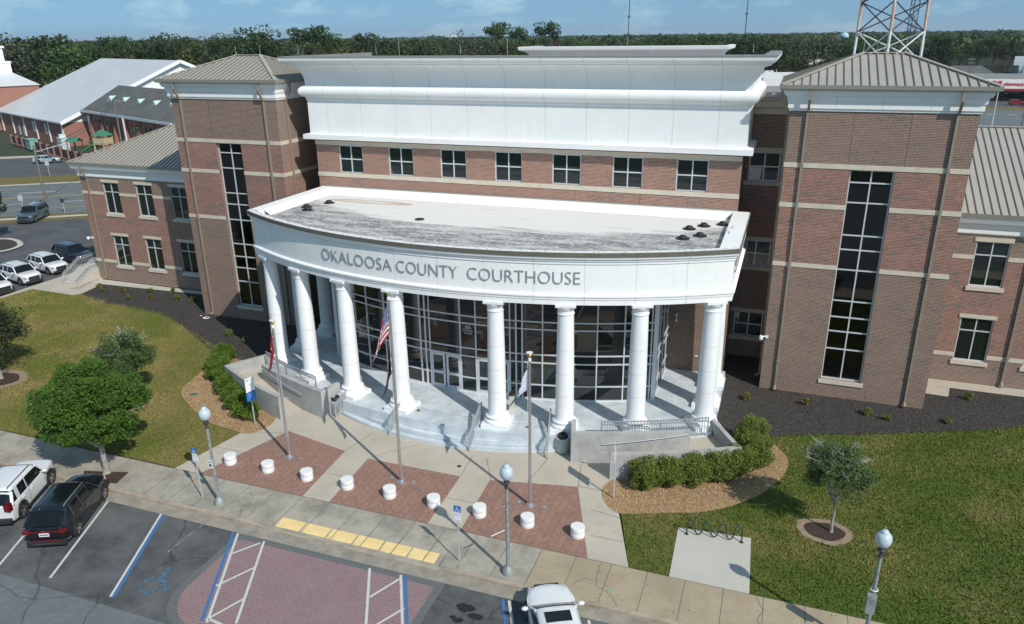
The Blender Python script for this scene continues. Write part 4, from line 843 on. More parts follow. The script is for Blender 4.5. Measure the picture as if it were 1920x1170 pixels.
def flag(x, y, zt, hoist, fly, spread, mt, label, ph=0, dirx=-1, gather=.35, cat='flag'):
    nu, nv = 26, 12; vs = []; fs = []; uv = []
    for i in range(nu+1):
        u = i/nu
        for j in range(nv+1):
            v = j/nv
            # the fly end falls: distance from the pole grows slowly, the cloth folds on itself
            px = dirx*(.07+spread*(u**.8)*(1-.35*v*0)*(.55+.45*(1-v))+.05*sin(5*u+ph)*u)
            py = .11*sin(7*v*pi*gather*2+3*u+ph)*(.25+u)-.05*u
            z = zt-(1-v)*hoist*(1-.38*u)-fly*(u**1.05)*.92-.10*v*u
            vs.append((x+px, y+py, z)); uv.append((u, v))
    for i in range(nu):
        for j in range(nv): a = i*(nv+1)+j; fs.append((a, a+nv+1, a+nv+2, a+1))
    m = MB(); m.add(vs, fs); o = obj('flag', m, mt, smooth=80, org=(x, y, zt-hoist)); me = o.data; ul = me.uv_layers.new(name='uv')
    for lp in me.loops: ul.data[lp.index].uv = uv[lp.vertex_index]
    sm = o.modifiers.new('thick', 'SOLIDIFY'); sm.thickness = .006
    return tag(o, label, cat)
g = NG('striped_flag_cloth'); tc = g.n('TexCoord'); u, v, _ = g.sep(tc.outputs['UV'])
st = g.math('GREATER_THAN', g.math('FRACT', g.math('MULTIPLY', v, 6.5)), .5); c = g.mix(st, (.55,.02,.035), (.85,.85,.85))
can = g.math('MULTIPLY', g.math('LESS_THAN', u, .4), g.math('GREATER_THAN', v, .4615)); fx = g.math('SUBTRACT', g.math('FRACT', g.math('MULTIPLY', u, 15.)), .5); fy = g.math('SUBTRACT', g.math('FRACT', g.math('MULTIPLY', v, 9.3)), .5)
dot = g.math('LESS_THAN', g.math('ADD', g.math('POWER', fx, 2.), g.math('POWER', fy, 2.)), .075); cc = g.mix(dot, (.02,.04,.22), (.85,.85,.85)); c = g.mix(can, c, cc); g.l(c, g.b.inputs['Base Color']); g.b.inputs['Roughness'].default_value = .7; M['usflag'] = g.m
g = NG('black_flag_cloth'); tc = g.n('TexCoord'); u, v, _ = g.sep(tc.outputs['UV']); a = g.math('SUBTRACT', u, .5); b_ = g.math('SUBTRACT', v, .5)
rr = g.math('ADD', g.math('POWER', g.math('MULTIPLY', a, 1.3), 2.), g.math('POWER', b_, 2.)); disc = g.math('LESS_THAN', rr, .05); edge_ = g.math('LESS_THAN', u, .04); w = g.math('MAXIMUM', disc, edge_); g.l(g.mix(w, (.012,.012,.014), (.7,.7,.68)), g.b.inputs['Base Color']); M['blkflag'] = g.m
g = NG('county_flag_cloth'); tc = g.n('TexCoord'); u, v, _ = g.sep(tc.outputs['UV']); c = g.ramp(u, (.0, (.20,.10,.45)), (.04, (.80,.82,.86)), (.40, (.70,.70,.62)), (.46, (.03,.12,.12)), (.54, (.75,.70,.45)), (.58, (.07,.42,.66)), (.95, (.06,.32,.55)), (1.0, (.14,.03,.35))); bd = g.math('GREATER_THAN', g.math('ABSOLUTE', g.math('SUBTRACT', v, .5)), .47); c = g.mix(bd, c, (.12,.04,.36)); g.l(c, g.b.inputs['Base Color']); M['cntyflag'] = g.m
for k_ in ('cntyflag',): M[k_].node_tree.nodes['Color Ramp'].color_ramp.interpolation = 'CONSTANT'
g = NG('red_state_flag_cloth'); tc = g.n('TexCoord'); u, v, _ = g.sep(tc.outputs['UV']); d1 = g.math('ABSOLUTE', g.math('SUBTRACT', g.math('ABSOLUTE', g.math('SUBTRACT', u, .5)), g.math('ABSOLUTE', g.math('SUBTRACT', v, .5)))); c = g.mix(g.math('LESS_THAN', d1, .08), (.25,.015,.03), (.22,.015,.03)); a = g.math('SUBTRACT', u, .5); b_ = g.math('SUBTRACT', v, .5); rr = g.math('ADD', g.math('POWER', a, 2.), g.math('POWER', b_, 2.)); c = g.mix(g.math('LESS_THAN', rr, .05), c, (.45,.32,.10)); c = g.mix(g.math('LESS_THAN', rr, .02), c, (.05,.10,.08)); g.l(c, g.b.inputs['Base Color']); M['redflag'] = g.m
flag(-5.11,-17.78,9.55,1.6,2.3,1.05,M['usflag'],'red and white striped flag with a starry blue corner hanging limp from the tallest pole')
flag(-5.11,-17.78,7.15,1.1,2.0,.6,M['blkflag'],'black flag with a white emblem hanging below the striped flag',1.3)
flag(-11.93,-17.56,7.25,1.2,1.75,.5,M['redflag'],'dark red flag with a gold emblem hanging limp on the leftmost pole',.6)
flag(1.64,-17.6,7.2,1.15,1.7,1.05,M['cntyflag'],'white and light blue flag with purple edge hanging on the rightmost pole',2.1)
# bollards
for i in range(9):
    x = -14.5+2.36*i; y = -19.1; m = MB(); m.lathe((x,y,.02), [(.31,0),(.32,.02),(.32,.26),(.317,.265),(.32,.27),(.32,.48),(.31,.51),(.02,.52)], 28)
    lab = ['left end of the left brick panel, nearest the street lamp','middle of the left brick panel','right end of the left brick panel','left end of the middle brick panel','middle of the middle brick panel','right end of the middle brick panel','left end of the right brick panel','middle of the right brick panel','right end of the right brick panel, beside the grass'][i]
    tag(obj('bollard', m, M['whitepaint'], smooth=50), 'round white bollard at the '+lab if i % 3 != 1 else 'round white bollard in the '+lab, 'bollard', 'white bollards across the brick panels')
# in-ground lights
for i, (x, y) in enumerate(((-12.56,-17.5),(-11.29,-17.52),(-5.76,-17.6),(-4.51,-17.6),(1.02,-17.5),(2.32,-17.5))):
    m = MB(); m.lathe((x,y,.028), [(.12,0),(.12,.015),(.09,.03),(.02,.04)], 14); tag(obj('ground_light', m, M['alu'], smooth=50), 'small round flush floodlight '+['left','right'][i % 2]+' of the '+['leftmost','tallest middle','rightmost'][i//2]+' flagpole base', 'ground light', 'flush lights beside the flagpoles')
for i, (x, y) in enumerate(((-11.2,-11.2),(-7.0,-12.05),(-.4,-11.9))):
    m = MB(); m.lathe((x,y,POD), [(.13,0),(.12,.03),(.02,.035)], 14); tag(obj('uplight', m, M['gold'], smooth=50), 'small brass uplight at the foot of the '+['third','fourth','fifth'][i]+' front column from the left', 'uplight', 'brass uplights at the columns')
m = MB(); m.lathe((-2.95,-15.5,.02), [(.12,0),(.11,.008),(.01,.01)], 14); tag(obj('drain_cover', m, M['darkmetal']), 'small dark round drain cover in the paving below the steps', 'drain cover')
# trash cans
def trash(x, y, z, label):
    r = root('trash_can', (x,y,z), label, 'trash can', 'ribbed trash cans beside the steps'); m = MB()
    for i in range(24): t = 2*pi*i/24; m.obox((x+.33*cos(t), y+.33*sin(t), z+.45), .035, .065, .78, rz=t)
    obj('slats', m, M['galv'], r); m = MB(); m.lathe((x,y,z+.84), [(.31,-.02),(.36,-.01),(.36,.03),(.29,.04)], 24, caps=False); obj('rim_hoop', m, M['galv'], r, smooth=40)
    m = MB(); m.lathe((x,y,z+.03), [(.29,0),(.29,.84),(.25,1.02),(.2,1.06),(.18,.95),(.01,.9)], 24); obj('liner', m, M['black'], r, smooth=40)
trash(1.72,-12.35,.02,'ribbed metal trash can with black liner at the right end of the steps'); trash(-12.25,-12.4,.02,'ribbed metal trash can behind the railing at the left end of the steps')
x, y = -1.95,-10.2; r = root('ash_receptacle', (x,y,POD), 'grey upright ash receptacle by the entrance doors, right of the fifth column', 'receptacle'); m = MB(); m.obox((x,y,POD+.45),.28,.28,.9,rz=.2); obj('body', m, M['stone'], r); m = MB(); m.obox((x,y,POD+1.0),.26,.26,.2,rz=.2); obj('top', m, M['black'], r)
# street lamps
def lamp(x, y, label, box=False):
    r = root('street_lamp', (x,y,0), label, 'street lamp', 'acorn street lamps along the sidewalk'); m = MB()
    m.lathe((x,y,.02), [(.24,0),(.25,.05),(.24,.14),(.19,.26),(.12,.33),(.10,.38)], 20); obj('base', m, M['lamp_green'], r, smooth=40)
    m = MB(); vs = []; 
    for k in range(16): t = 2*pi*k/16; rr = 1.0 if k % 2 else .86; m.cyl((x+.078*cos(t)*.6,y+.078*sin(t)*.6,.35),(x+.078*cos(t)*.45,y+.078*sin(t)*.45,4.2),.035,.027,5,caps=False)
    m.cyl((x,y,.35),(x,y,4.2),.07,.05,12); obj('post', m, M['lamp_green'], r, smooth=30)
    m = MB(); m.lathe((x,y,4.1), [(.07,0),(.1,.04),(.06,.1),(.06,.22),(.13,.28),(.13,.32),(.08,.36),(.15,.46),(.16,.5)], 18); obj('collar', m, M['darkmetal'], r, smooth=40)
    m = MB(); m.lathe((x,y,4.55), [(.14,0),(.22,.1),(.265,.22),(.27,.32),(.24,.45),(.18,.53),(.13,.55),(.13,.6),(.09,.65),(.02,.67)], 24); obj('globe', m, M['globe'], r, smooth=60)
    m = MB(); m.cyl((x,y,5.2),(x,y,5.3),.012,.012,6); m.ball((x,y,5.31),.025); obj('finial', m, M['alu'], r)
    if box: m = MB(); m.obox((x-.05,y-.17,2.25),.3,.2,.75); obj('control_box', m, M['lamp_green'], r); m = MB(); m.tube([(x+.12*cos(t),y+.12*sin(t),2.75) for t in [2*pi*i/12 for i in range(13)]],.02,5); obj('cable_loop', m, M['whitepaint'], r)
    return r
M['lamp_green'] = mat('weathered_lamp_metal', (.32,.355,.34), .5, .2, noise=.3, nscale=5); g = mat('frosted_globe', (.50,.57,.62), .3); g.node_tree.nodes['Principled BSDF'].inputs['Subsurface Weight'].default_value = .0; M['globe'] = g
l1 = lamp(-12.55,-22.3,'acorn-globe street lamp at the left brick panel, small notice on its post'); l2 = lamp(2.3,-22.45,'street lamp with acorn globe in front of the right brick panel'); lamp(15.85,-22.2,'street lamp with acorn globe on the right lawn edge, with a box on its post',True)
m = MB(); m.obox((-12.6,-22.42,2.25),.26,.02,.42); obj('notice', m, M['whitepaint'], l1); m = MB(); m.obox((-12.6,-22.434,2.2),.12,.006,.14); m.obox((-12.6,-22.434,2.38),.18,.006,.03); obj('notice_print', m, M['darkmetal'], l1)
m = MB(); m.bar((2.2,-22.5,2.15),(1.72,-22.8,1.95),.03,.03); m.bar((2.2,-22.5,3.3),(1.8,-22.3,3.0),.025,.025); obj('banner_stub', m, M['whitepaint'], l2)
# access parking signs
M['signblue'] = mat('sign_blue', (.012,.16,.50), .4); M['signwhite'] = mat('sign_white', (.82,.82,.82), .4); M['signgrey'] = mat('sign_print_grey', (.25,.27,.32), .5)
for x, y, lab in ((-13.66,-22.2,'wheelchair parking sign on a thin post beside the left street lamp'),(.1,-22.45,'wheelchair parking sign on a thin post just right of the last yellow pad')):
    r = root('parking_sign', (x,y,0), lab, 'parking sign', 'wheelchair parking signs at the kerb'); m = MB(); m.box(x-.025,x+.025,y-.015,y+.015,0,2.75); obj('post', m, M['galv'], r)
    m = MB(); m.box(x-.16,x+.16,y-.03,y-.02,2.2,2.52); m.box(x-.16,x+.16,y-.03,y-.02,2.04,2.19); obj('lower_plate', m, M['signwhite'], r); m = MB(); m.box(x-.16,x+.16,y-.032,y-.018,2.52,2.82); obj('blue_plate', m, M['signblue'], r)
    m = MB(); wheelchair(m, (x+.01,y-.036,2.58), (1,0,0), (0,0,1), .2, .001); obj('symbol', m, M['signwhite'], r)
    m = MB(); m.add(*flat_text('PARKING BY', (x,y-.034,2.42), (1,0,0),(0,0,1), .035)); m.add(*flat_text('PERMIT ONLY', (x,y-.034,2.35), (1,0,0),(0,0,1), .035)); m.add(*flat_text('$250 FINE', (x,y-.034,2.09), (1,0,0),(0,0,1), .045)); obj('lettering', m, M['signgrey'], r)
for s, x, y, lab in ((-1,-16.06,-15.1,'tall white and blue notice sign on a post beside the left wood-chip bed'),(1,5.28,-15.75,'white and blue notice sign seen edge-on beside the right wood-chip bed')):
    r = root('notice_sign', (x,y,0), lab, 'notice sign', 'notice signs at the ends of the ramp walls'); X = Vector((.2,.98,0)) if s < 0 else Vector((-.2,.98,0)); Nn = Vector((.98,-.2,0)) if s < 0 else Vector((-.98,-.2,0)); a = atan2(X.y, X.x)
    m = MB(); m.obox((x,y,1.4),.05,.05,2.8,rz=a); obj('post', m, M['galv'], r); o = Vector((x,y,0))+Nn*.035
    m = MB(); m.obox((o.x,o.y,2.55),.62,.012,.85,rz=a); obj('white_plate', m, M['signwhite'], r); m = MB(); m.obox((o.x,o.y,1.83),.66,.014,.56,rz=a); obj('blue_plate', m, M['signblue'], r)
    m = MB(); o2 = o+Nn*.009
    Xd = X if s < 0 else -X
    for k, (t, h) in enumerate((('NOTICE',.05),('All visitors must',.04),('enter through the',.04),('main doors',.04))): 
        if k: m.add(*flat_text(t, (o2.x,o2.y,2.04-.1*k), Xd, (0,0,1), h))
    obj('white_lettering', m, M['signwhite'], r)
    m = MB(); m.add([o+Nn*.008-Xd*.17+Xd*(.09*cos(t))+Vector((0,0,2.84+.09*sin(t))) for t in [2*pi*i/16 for i in range(16)]], [tuple(range(16))]); m.add([o+Nn*.008+Xd*dx+Vector((0,0,2.84+dz)) for dx, dz in ((-.04,-.03),(.24,-.03),(.24,.03),(-.04,.03))], [(0,1,2,3)]); m.add([o+Nn*.008+Xd*dx+Vector((0,0,2.55+dz)) for dx, dz in ((-.06,-.05),(.06,-.05),(.06,.05),(-.06,.05))], [(0,1,2,3)]); obj('seal', m, mat('pale_seal_print', (.5,.53,.6), .5), r)
# bike rack
r = root('bike_rack', (8.9,-17.4,.03), 'dark green wave-shaped bike rack with four hoops at the edge of the concrete pad', 'bike rack'); pts = []; a = Vector((8.95,-17.42,0)); b = Vector((11.3,-17.25,0)); n = 7
for i in range(n*10+1):
    t = i/(n*10); ph = t*7*pi; p = a+(b-a)*t; hgt = .47+.36*(1 if sin(ph) > 0 else -1)*abs(sin(ph))**.45
    pts.append((p.x, p.y, hgt))
pts = [(a.x,a.y,.05)]+pts+[(b.x,b.y,.05)]; m = MB(); m.tube(pts, .032, 8); obj('wave_tube', m, mat('green_rack_paint', (.02,.055,.05), .35), r, smooth=60)
m = MB(); [m.lathe((p.x,p.y,.035), [(.09,0),(.09,.015),(.05,.03)], 14) for p in (a, b)]; obj('base_flange', m, M['darkmetal'], r)
# side stair at the left wing
r = root('side_stair', (-49.3,3,0), 'short concrete stair with metal railings at the end of the left wing', 'stair'); m = MB()
for k in range(6): m.box(-50.2,-48.35,1.7+.32*k,6.5,.175*k,.175*(k+1))
obj('steps', m, M['pad'], r)
for xx in (-50.15,-48.5):
    m = MB(); P = [(xx,1.6,.0),(xx,3.6,1.05),(xx,6.4,1.05)]
    for zz in (.95,.75,.12):
        for i in range(2): m.bar((P[i][0],P[i][1],P[i][2]+zz),(P[i+1][0],P[i+1][1],P[i+1][2]+zz),.04,.04)
    for i in range(31):
        y = 1.6+4.8*i/30; z = min((y-1.6)/2*1.05, 1.05); m.box(xx-.012,xx+.012,y-.012,y+.012,z,z+.95)
    obj('railing', m, M['galv'], r)
m = MB(); m.prism([(-48.3,.6),(-47.2,.6),(-48.3,3.9)], 0, .02); obj('stair_edge', m, M['pad'], r)
m = MB(); m.obox((-28.4,-5.2,.02),.9,.5,.05,rz=.5)
# valve boxes and litter on the lawn
m = MB(); m.obox((-34.4,-6.6,.015),.9,.35,.03,rz=.9); tag(obj('valve_cover', m, M['galv']), 'flat pale utility cover in the left lawn', 'utility cover'); m = MB(); m.obox((-22.2,-13.2,.05),.45,.3,.06,rz=.6); tag(obj('irrigation_box', m, mat('green_plastic', (.07,.17,.12), .5)), 'small green irrigation box lid in the left wood chips', 'utility cover')
# ================= PLANTS =================
def leaf_mat(name, c1, c2, ob=0.0, trans=.12):
    m = mat(name, c1, .62, noise=.35, nscale=1.6, col2=c2, spec=.25, obrand=ob); nt = m.node_tree; b = nt.nodes['Principled BSDF']
    if trans:
        o = nt.nodes['Material Output']; t = nt.nodes.new('ShaderNodeBsdfTranslucent'); t.inputs[0].default_value = (c1[0]*1.3, c1[1]*1.5, c1[2], 1); ms = nt.nodes.new('ShaderNodeMixShader'); ms.inputs[0].default_value = trans; nt.links.new(b.outputs[0], ms.inputs[1]); nt.links.new(t.outputs[0], ms.inputs[2]); nt.links.new(ms.outputs[0], o.inputs[0])
    return m
M['leaf_green'] = leaf_mat('bright_broad_leaf', (.095,.18,.024), (.05,.105,.015)); M['leaf_dark'] = leaf_mat('dark_oak_leaf', (.05,.075,.03), (.02,.035,.014)); M['leaf_grey'] = leaf_mat('grey_green_leaf', (.11,.165,.06), (.05,.09,.025)); M['leaf_hedge'] = leaf_mat('hedge_leaf', (.21,.25,.05), (.08,.115,.018)); M['leaf_lime'] = leaf_mat('lime_shrub_leaf', (.17,.25,.03), (.06,.11,.015)); M['leaf_red'] = leaf_mat('reddish_shrub_leaf', (.22,.20,.04), (.10,.10,.02))
M['bark'] = mat('pale_bark', (.33,.31,.28), .9, noise=.35, nscale=6, bump=.6, bscale=20); M['bark_dark'] = mat('brown_bark', (.10,.075,.055), .9, noise=.3, nscale=6); M['twig'] = mat('bare_grey_twig', (.42,.42,.39), .9)
def leaves(mb, centers, radii, n_each, size, flat=1.0, out=None):     # leaf-sized quads scattered through clumps
    for (c, r, n) in zip(centers, radii, n_each):
        p = rng.normal(size=(n, 3)); p /= np.linalg.norm(p, axis=1)[:, None]; p *= (r*rng.uniform(.35, 1, (n, 1))**.5); p[:, 2] *= flat; p += np.array(c)
        a = rng.normal(size=(n, 3)); a /= np.linalg.norm(a, axis=1)[:, None]
        up_ = rng.normal(size=(n, 3))*.6+np.array([0, 0, .8]); b = np.cross(a, up_); b /= (np.linalg.norm(b, axis=1)[:, None]+1e-9); a2 = np.cross(b, up_); a2 /= (np.linalg.norm(a2, axis=1)[:, None]+1e-9)
        s = size*rng.uniform(.6, 1.35, (n, 1)); q = np.stack([p-a2*s, p-b*s*.5, p+a2*s, p+b*s*.5], 1).reshape(-1, 3)
        k = len(mb.v); mb.v += q.tolist(); mb.f += [(k+4*i, k+4*i+1, k+4*i+2, k+4*i+3) for i in range(n)]; mb.m += [mb.k]*n
def crown_clumps(c, rx, ry, rz, n, cr, low=-.75, gap=.0):
    res = []
    while len(res) < n:
        p = rng.normal(size=3); p /= np.linalg.norm(p)
        if p[2] < low: continue
        rr = rng.uniform(.55, .95) if rng.uniform() < .8 else rng.uniform(.1, .55)
        q = np.array([p[0]*rx*rr, p[1]*ry*rr, p[2]*rz*rr]); res.append(np.array(c)+q)
    return res
def limb(mb, a, b, r0, r1, wob=.12, k=5):
    a = Vector(a); b = Vector(b); L_ = (b-a).length; pts = []
    for i in range(k+1): t = i/k; w = wob*L_*sin(pi*t); pts.append(a+(b-a)*t+Vector((random.uniform(-w,w)*.5, random.uniform(-w,w)*.5, w*.35)))
    mb.tube(pts, [r0+(r1-r0)*i/k for i in range(k+1)], 7)
def tree(x, y, h0, c, rad, ncl, cr, nleaf, ls, mt, label, tr=.13, bark='bark', cat='tree', group=None, bare=0, low=-.75, name='tree', flat=.8):
    r = root(name, (x,y,0), label, cat, group); m = MB(); cc = Vector(c); cl = crown_clumps(c, *rad, ncl, cr, low)
    fork = Vector((x,y,h0)); limb(m, (x,y,-.05), fork, tr, tr*.72, .04); m.lathe((x,y,0), [(tr*1.5,-.02),(tr*1.15,.1),(tr,.3)], 9)
    picks = [cl[i] for i in rng.choice(len(cl), min(len(cl), 14), replace=False)]
    for p in picks: limb(m, fork, Vector(p), tr*.42, .018, .15)
    obj('trunk', m, M[bark], r, smooth=60)
    m = MB(); leaves(m, cl, [cr*random.uniform(.7,1.25) for _ in cl], [int(nleaf*random.uniform(.6,1.4)) for _ in cl], ls, flat); obj('crown', m, M[mt], r)
    if bare:
        m = MB()
        for i in range(bare):
            p = rng.normal(size=3); p[2] = abs(p[2])*1.1+.1; p /= np.linalg.norm(p); q = cc+Vector((p[0]*rad[0]*.35, p[1]*rad[1]*.35, p[2]*rad[2]*.4)); e = cc+Vector((p[0]*rad[0]*1.1, p[1]*rad[1]*1.1, p[2]*rad[2]*1.2)); limb(m, q, e, .016, .005, .25, 4)
            for _ in range(3): t = random.uniform(.4,.9); s_ = q+(e-q)*t; limb(m, s_, s_+Vector((random.uniform(-.35,.35),random.uniform(-.35,.35),random.uniform(0,.4))), .008, .004, .2, 2)
        obj('bare_twigs', m, M['twig'], r)
    return r
tree(-20.0,-21.95,1.5,(-20.75,-21.5,3.7),(2.75,2.7,2.1),300,.46,270,.066,'leaf_green','dense round bright green tree with pale trunk by the black car',.17,low=-.72)
tree(-36.2,-15.3,1.2,(-37.2,-15.2,3.0),(2.7,2.5,2.1),90,.6,200,.07,'leaf_dark','dark green young oak with drooping branches at the left edge of the lawn',.11,low=-.8)
tree(-25.0,-15.2,1.3,(-25.2,-15.0,3.1),(1.9,1.8,1.5),70,.45,230,.06,'leaf_grey','greyish half-bare small tree behind the round green tree',.08,bare=16)
tree(15.02,-15.12,1.4,(14.9,-15.0,3.1),(1.5,1.5,1.3),70,.40,240,.05,'leaf_grey','small grey-green tree with bare twigs in a mulch ring on the right lawn',.07,bare=26)
tree(-71.8,10.6,1.8,(-72.6,10.8,4.2),(2.6,2.6,2.6),60,.6,120,.11,'leaf_dark','dark narrow tree on the parking lot island at the left edge',.14)
def shrub(x, y, r_, h, mt, label, group, n=900, ls=.045, name='shrub', stem=True):
    r = root(name, (x,y,0), label, 'shrub', group); m = MB()
    for _ in range(5): limb(m, (x,y,0), (x+random.uniform(-.5,.5)*r_, y+random.uniform(-.5,.5)*r_, h*.7), .025, .008, .1, 3)
    obj('stems', m, M['bark_dark'], r); m = MB(); cl = crown_clumps((x,y,h*.54), r_*.85, r_*.85, h*.47, 40 if n > 2000 else 22, .2, -.95); leaves(m, cl, [r_*.36]*len(cl), [n//22 if n > 2000 else n//16]*len(cl), ls, .95); obj('foliage', m, M[mt], r); return r
HR = [(6.5,-14.3,'first'),(7.65,-13.75,'second'),(8.8,-13.1,'third'),(9.9,-12.4,'fourth'),(10.85,-11.4,'fifth'),(11.5,-10.3,'sixth'),(11.15,-8.6,'seventh and rearmost')]
for i, (x, y, o_) in enumerate(HR): shrub(x, y, .92 if i < 6 else 1.0, 1.5 if i < 6 else 1.7, 'leaf_hedge', 'clipped olive-green hedge shrub along the right ramp wall, '+o_+' from the notice sign', 'clipped shrubs round the right ramp wall', 7000, .048)
HL = [(-17.0,-15.0),(-18.1,-14.2),(-19.2,-13.4),(-20.3,-12.6),(-21.4,-11.8),(-22.5,-10.9),(-23.4,-9.9),(-23.9,-8.6)]
for i, (x, y) in enumerate(HL): shrub(x+.1, y+.35, .86, 1.0+.25*(i % 2), 'leaf_lime', 'loose bright green shrub along the left ramp wall, '+ORD[i]+' from the notice sign', 'loose shrubs along the left ramp wall', 4200, .048)
PL = [(-45.91,1.66),(-44.62,.81),(-42.83,1.39),(-40.84,-.08),(-40.49,2.15),(-39.05,.79),(-38.43,2.6),(-36.7,1.26),(-35.12,1.34),(-26.76,-4.25),(-24.77,-4.92),(10.62,-2.9),(14.0,-2.5),(17.29,-2.75),(18.36,-3.0),(23.29,1.3),(21.6,-2.3)]
PLB = ['just outside the end of the left wing, nearest the stair','second from the stair in the left mulch bed','below the leftmost wing window','in the lawn-side row below the leftmost wing window','right of the leftmost wing window','lawn-side, below the middle wing window','below the middle wing window','lawn-side, left of the wing corner','nearest the corner of wing and left tower','in the open black mulch between left tower and left ramp wall','close to the left ramp wall end','beside the right ramp wall, below the dark recess','under the left corner of the right tower','under the tall window of the right tower','right of the tall window of the right tower','behind the corner of the concrete path at the far right','at the lawn edge right of the right tower']
for i, (x, y) in enumerate(PL): shrub(x, y, random.uniform(.26,.36), random.uniform(.4,.6), 'leaf_red' if i in (2,5,11,12,16) else 'leaf_hedge', 'small young plant '+PLB[i], 'small plants in the black mulch beds', 260, .05, name='young_plant')
m = MB()
for i in range(9): x, y = -31.3+random.uniform(-.9,.9), -1.5+random.uniform(-.4,.4); m.ball((x,y,.03),.07,.055,.045,6,4)
tag(obj('white_stones', m, M['whitepaint']), 'scattered white stones on black mulch at the foot of the left tower', 'stones', kind='stuff')

# ================= GROUND COVER (uncountable) =================
def scatter(name, label, cat, poly, n, zf, size, mt, holes=(), upright=.8, aspect=.35, seed=5, box=None):
    r_ = np.random.default_rng(seed); P = np.array(poly); lo = P.min(0); hi = P.max(0)
    if box: lo = np.maximum(lo, box[:2]); hi = np.minimum(hi, box[2:])
    def inside(p, Q):
        Q = np.array(Q); res = np.zeros(len(p), bool); j = len(Q)-1
        for i in range(len(Q)):
            c = ((Q[i,1] > p[:,1]) != (Q[j,1] > p[:,1])); with_ = (Q[j,0]-Q[i,0])*(p[:,1]-Q[i,1])/(Q[j,1]-Q[i,1]+1e-12)+Q[i,0]; res ^= c & (p[:,0] < with_); j = i
        return res
    p = r_.uniform(lo, hi, (n, 2)); k = inside(p, poly)
    for h in holes: k &= ~inside(p, h)
    p = p[k]; n = len(p); t = r_.uniform(0, 2*pi, n); d = np.stack([np.cos(t), np.sin(t), np.zeros(n)], 1); s = size*r_.uniform(.5, 1.4, (n, 1))
    tilt = r_.uniform(0, 2*pi, n); u = np.stack([np.cos(tilt)*(1-upright), np.sin(tilt)*(1-upright), np.full(n, upright)], 1)*s
    b = np.concatenate([p, np.full((n, 1), zf)], 1); w = d*s*aspect; V_ = np.stack([b-w, b+w, b+w*.4+u, b-w*.4+u], 1).reshape(-1, 3)
    o0 = V_.mean(0); V_ = V_-o0; me = bpy.data.meshes.new(name); me.vertices.add(4*n); me.vertices.foreach_set('co', V_.astype(np.float32).ravel()); me.loops.add(4*n); me.loops.foreach_set('vertex_index', np.arange(4*n, dtype=np.int32)); me.polygons.add(n); me.polygons.foreach_set('loop_start', np.arange(0,4*n,4, dtype=np.int32)); me.polygons.foreach_set('loop_total', np.full(n,4, dtype=np.int32)); me.update(); me.validate()
    me.materials.append(M[mt]); o = bpy.data.objects.new(name, me); COL.objects.link(o); o.location = o0; return tag(o, label, cat, kind='stuff')
RINGS = [[(cx+r*.98*cos(t), cy+r*.78*sin(t)) for t in [2*pi*i/16 for i in range(16)]] for cx, cy, r in ((14.75,-15.2,1.2),(-25.0,-15.3,1.25),(-36.2,-15.5,1.9))]
TANR = smooth_poly([(4.75,-14.3),(5.5,-16.8),(7.85,-16.1),(9.62,-15.4),(11.31,-13.9),(12.59,-11.9),(13.14,-9.87),(12.8,-8.6),(11.78,-7.65),(9.3,-8.4),(9.0,-11.0)], 5); TANL = smooth_poly([(-15.4,-14.0),(-15.5,-16.1),(-17.1,-16.1),(-18.9,-15.75),(-21.8,-14.2),(-23.3,-13.0),(-23.8,-11.7),(-24.4,-8.2),(-22,-8.0),(-19,-11)], 5)
PAD = [(8.5,-17.1),(11.75,-16.75),(11.9,-20.6),(8.6,-20.6)]
def blade(name, a, b, d_):
    g = NG(name); P, Nn = g.pos(); n = g.noise(P, 7, 6, .8); n2 = g.noise(P, .22, 5, .6); c = g.mix(g.ramp(n, (.38, 0.), (.62, 1.)), a, b); c = g.mix(g.ramp(n2, (.46, 0.), (.60, .85)), c, d_); g.l(c, g.b.inputs['Base Color']); g.b.inputs['Roughness'].default_value = .8; g.b.inputs['Specular IOR Level'].default_value = .2; return g.m
M['bladeL'] = blade('olive_grass_blades', (.19,.215,.042), (.095,.14,.022), (.33,.26,.10)); M['bladeR'] = blade('green_grass_blades', (.15,.20,.03), (.07,.115,.016), (.30,.25,.09))
scatter('grass', 'short olive lawn grass left of the plaza', 'grass', LAWN_L, 150000, -.005, .075, 'bladeL', [TANL]+RINGS, box=(-56,-20.35,0,0))
scatter('grass', 'short green lawn grass right of the plaza', 'grass', LAWN_R, 150000, -.005, .075, 'bladeR', [TANR, PAD]+RINGS, box=(5,-20.4,34,0), seed=8)
M['chipblk'] = mat('black_bark_pieces', (.092,.083,.076), .8, noise=.8, nscale=30); M['chiptan'] = mat('tan_chip_pieces', (.50,.34,.19), .85, noise=.55, nscale=26)
scatter('mulch_pieces', 'loose black bark mulch along the left wing and tower', 'mulch', [(-46.0,-.2),(-41.5,-1.5),(-35.5,-2.1),(-30,-4.75),(-25.2,-7.3),(-23,-9.0),(-19.5,-8.2),(-19.5,3),(-46,2.4)], 45000, .013, .07, 'chipblk', [[(-32,-.9),(-22.6,-.9),(-22.6,4),(-32,4)]], upright=.35, seed=11)
scatter('mulch_pieces', 'loose black bark mulch below the right tower', 'mulch', [(9.2,3.5),(9.2,-8),(11.78,-7.5),(14.54,-6.06),(20.12,-3.98),(25.55,-1.51),(33,2.5)], 40000, .013, .07, 'chipblk', [[(11.2,-.9),(20.5,-.9),(20.5,4),(11.2,4)]], upright=.35, seed=12)
scatter('wood_chips', 'loose tan wood chips round the right ramp wall shrubs', 'wood chips', TANR, 22000, .025, .075, 'chiptan', upright=.3, seed=13); scatter('wood_chips', 'loose tan wood chips beside the left ramp wall shrubs', 'wood chips', TANL, 20000, .025, .075, 'chiptan', upright=.3, seed=14)
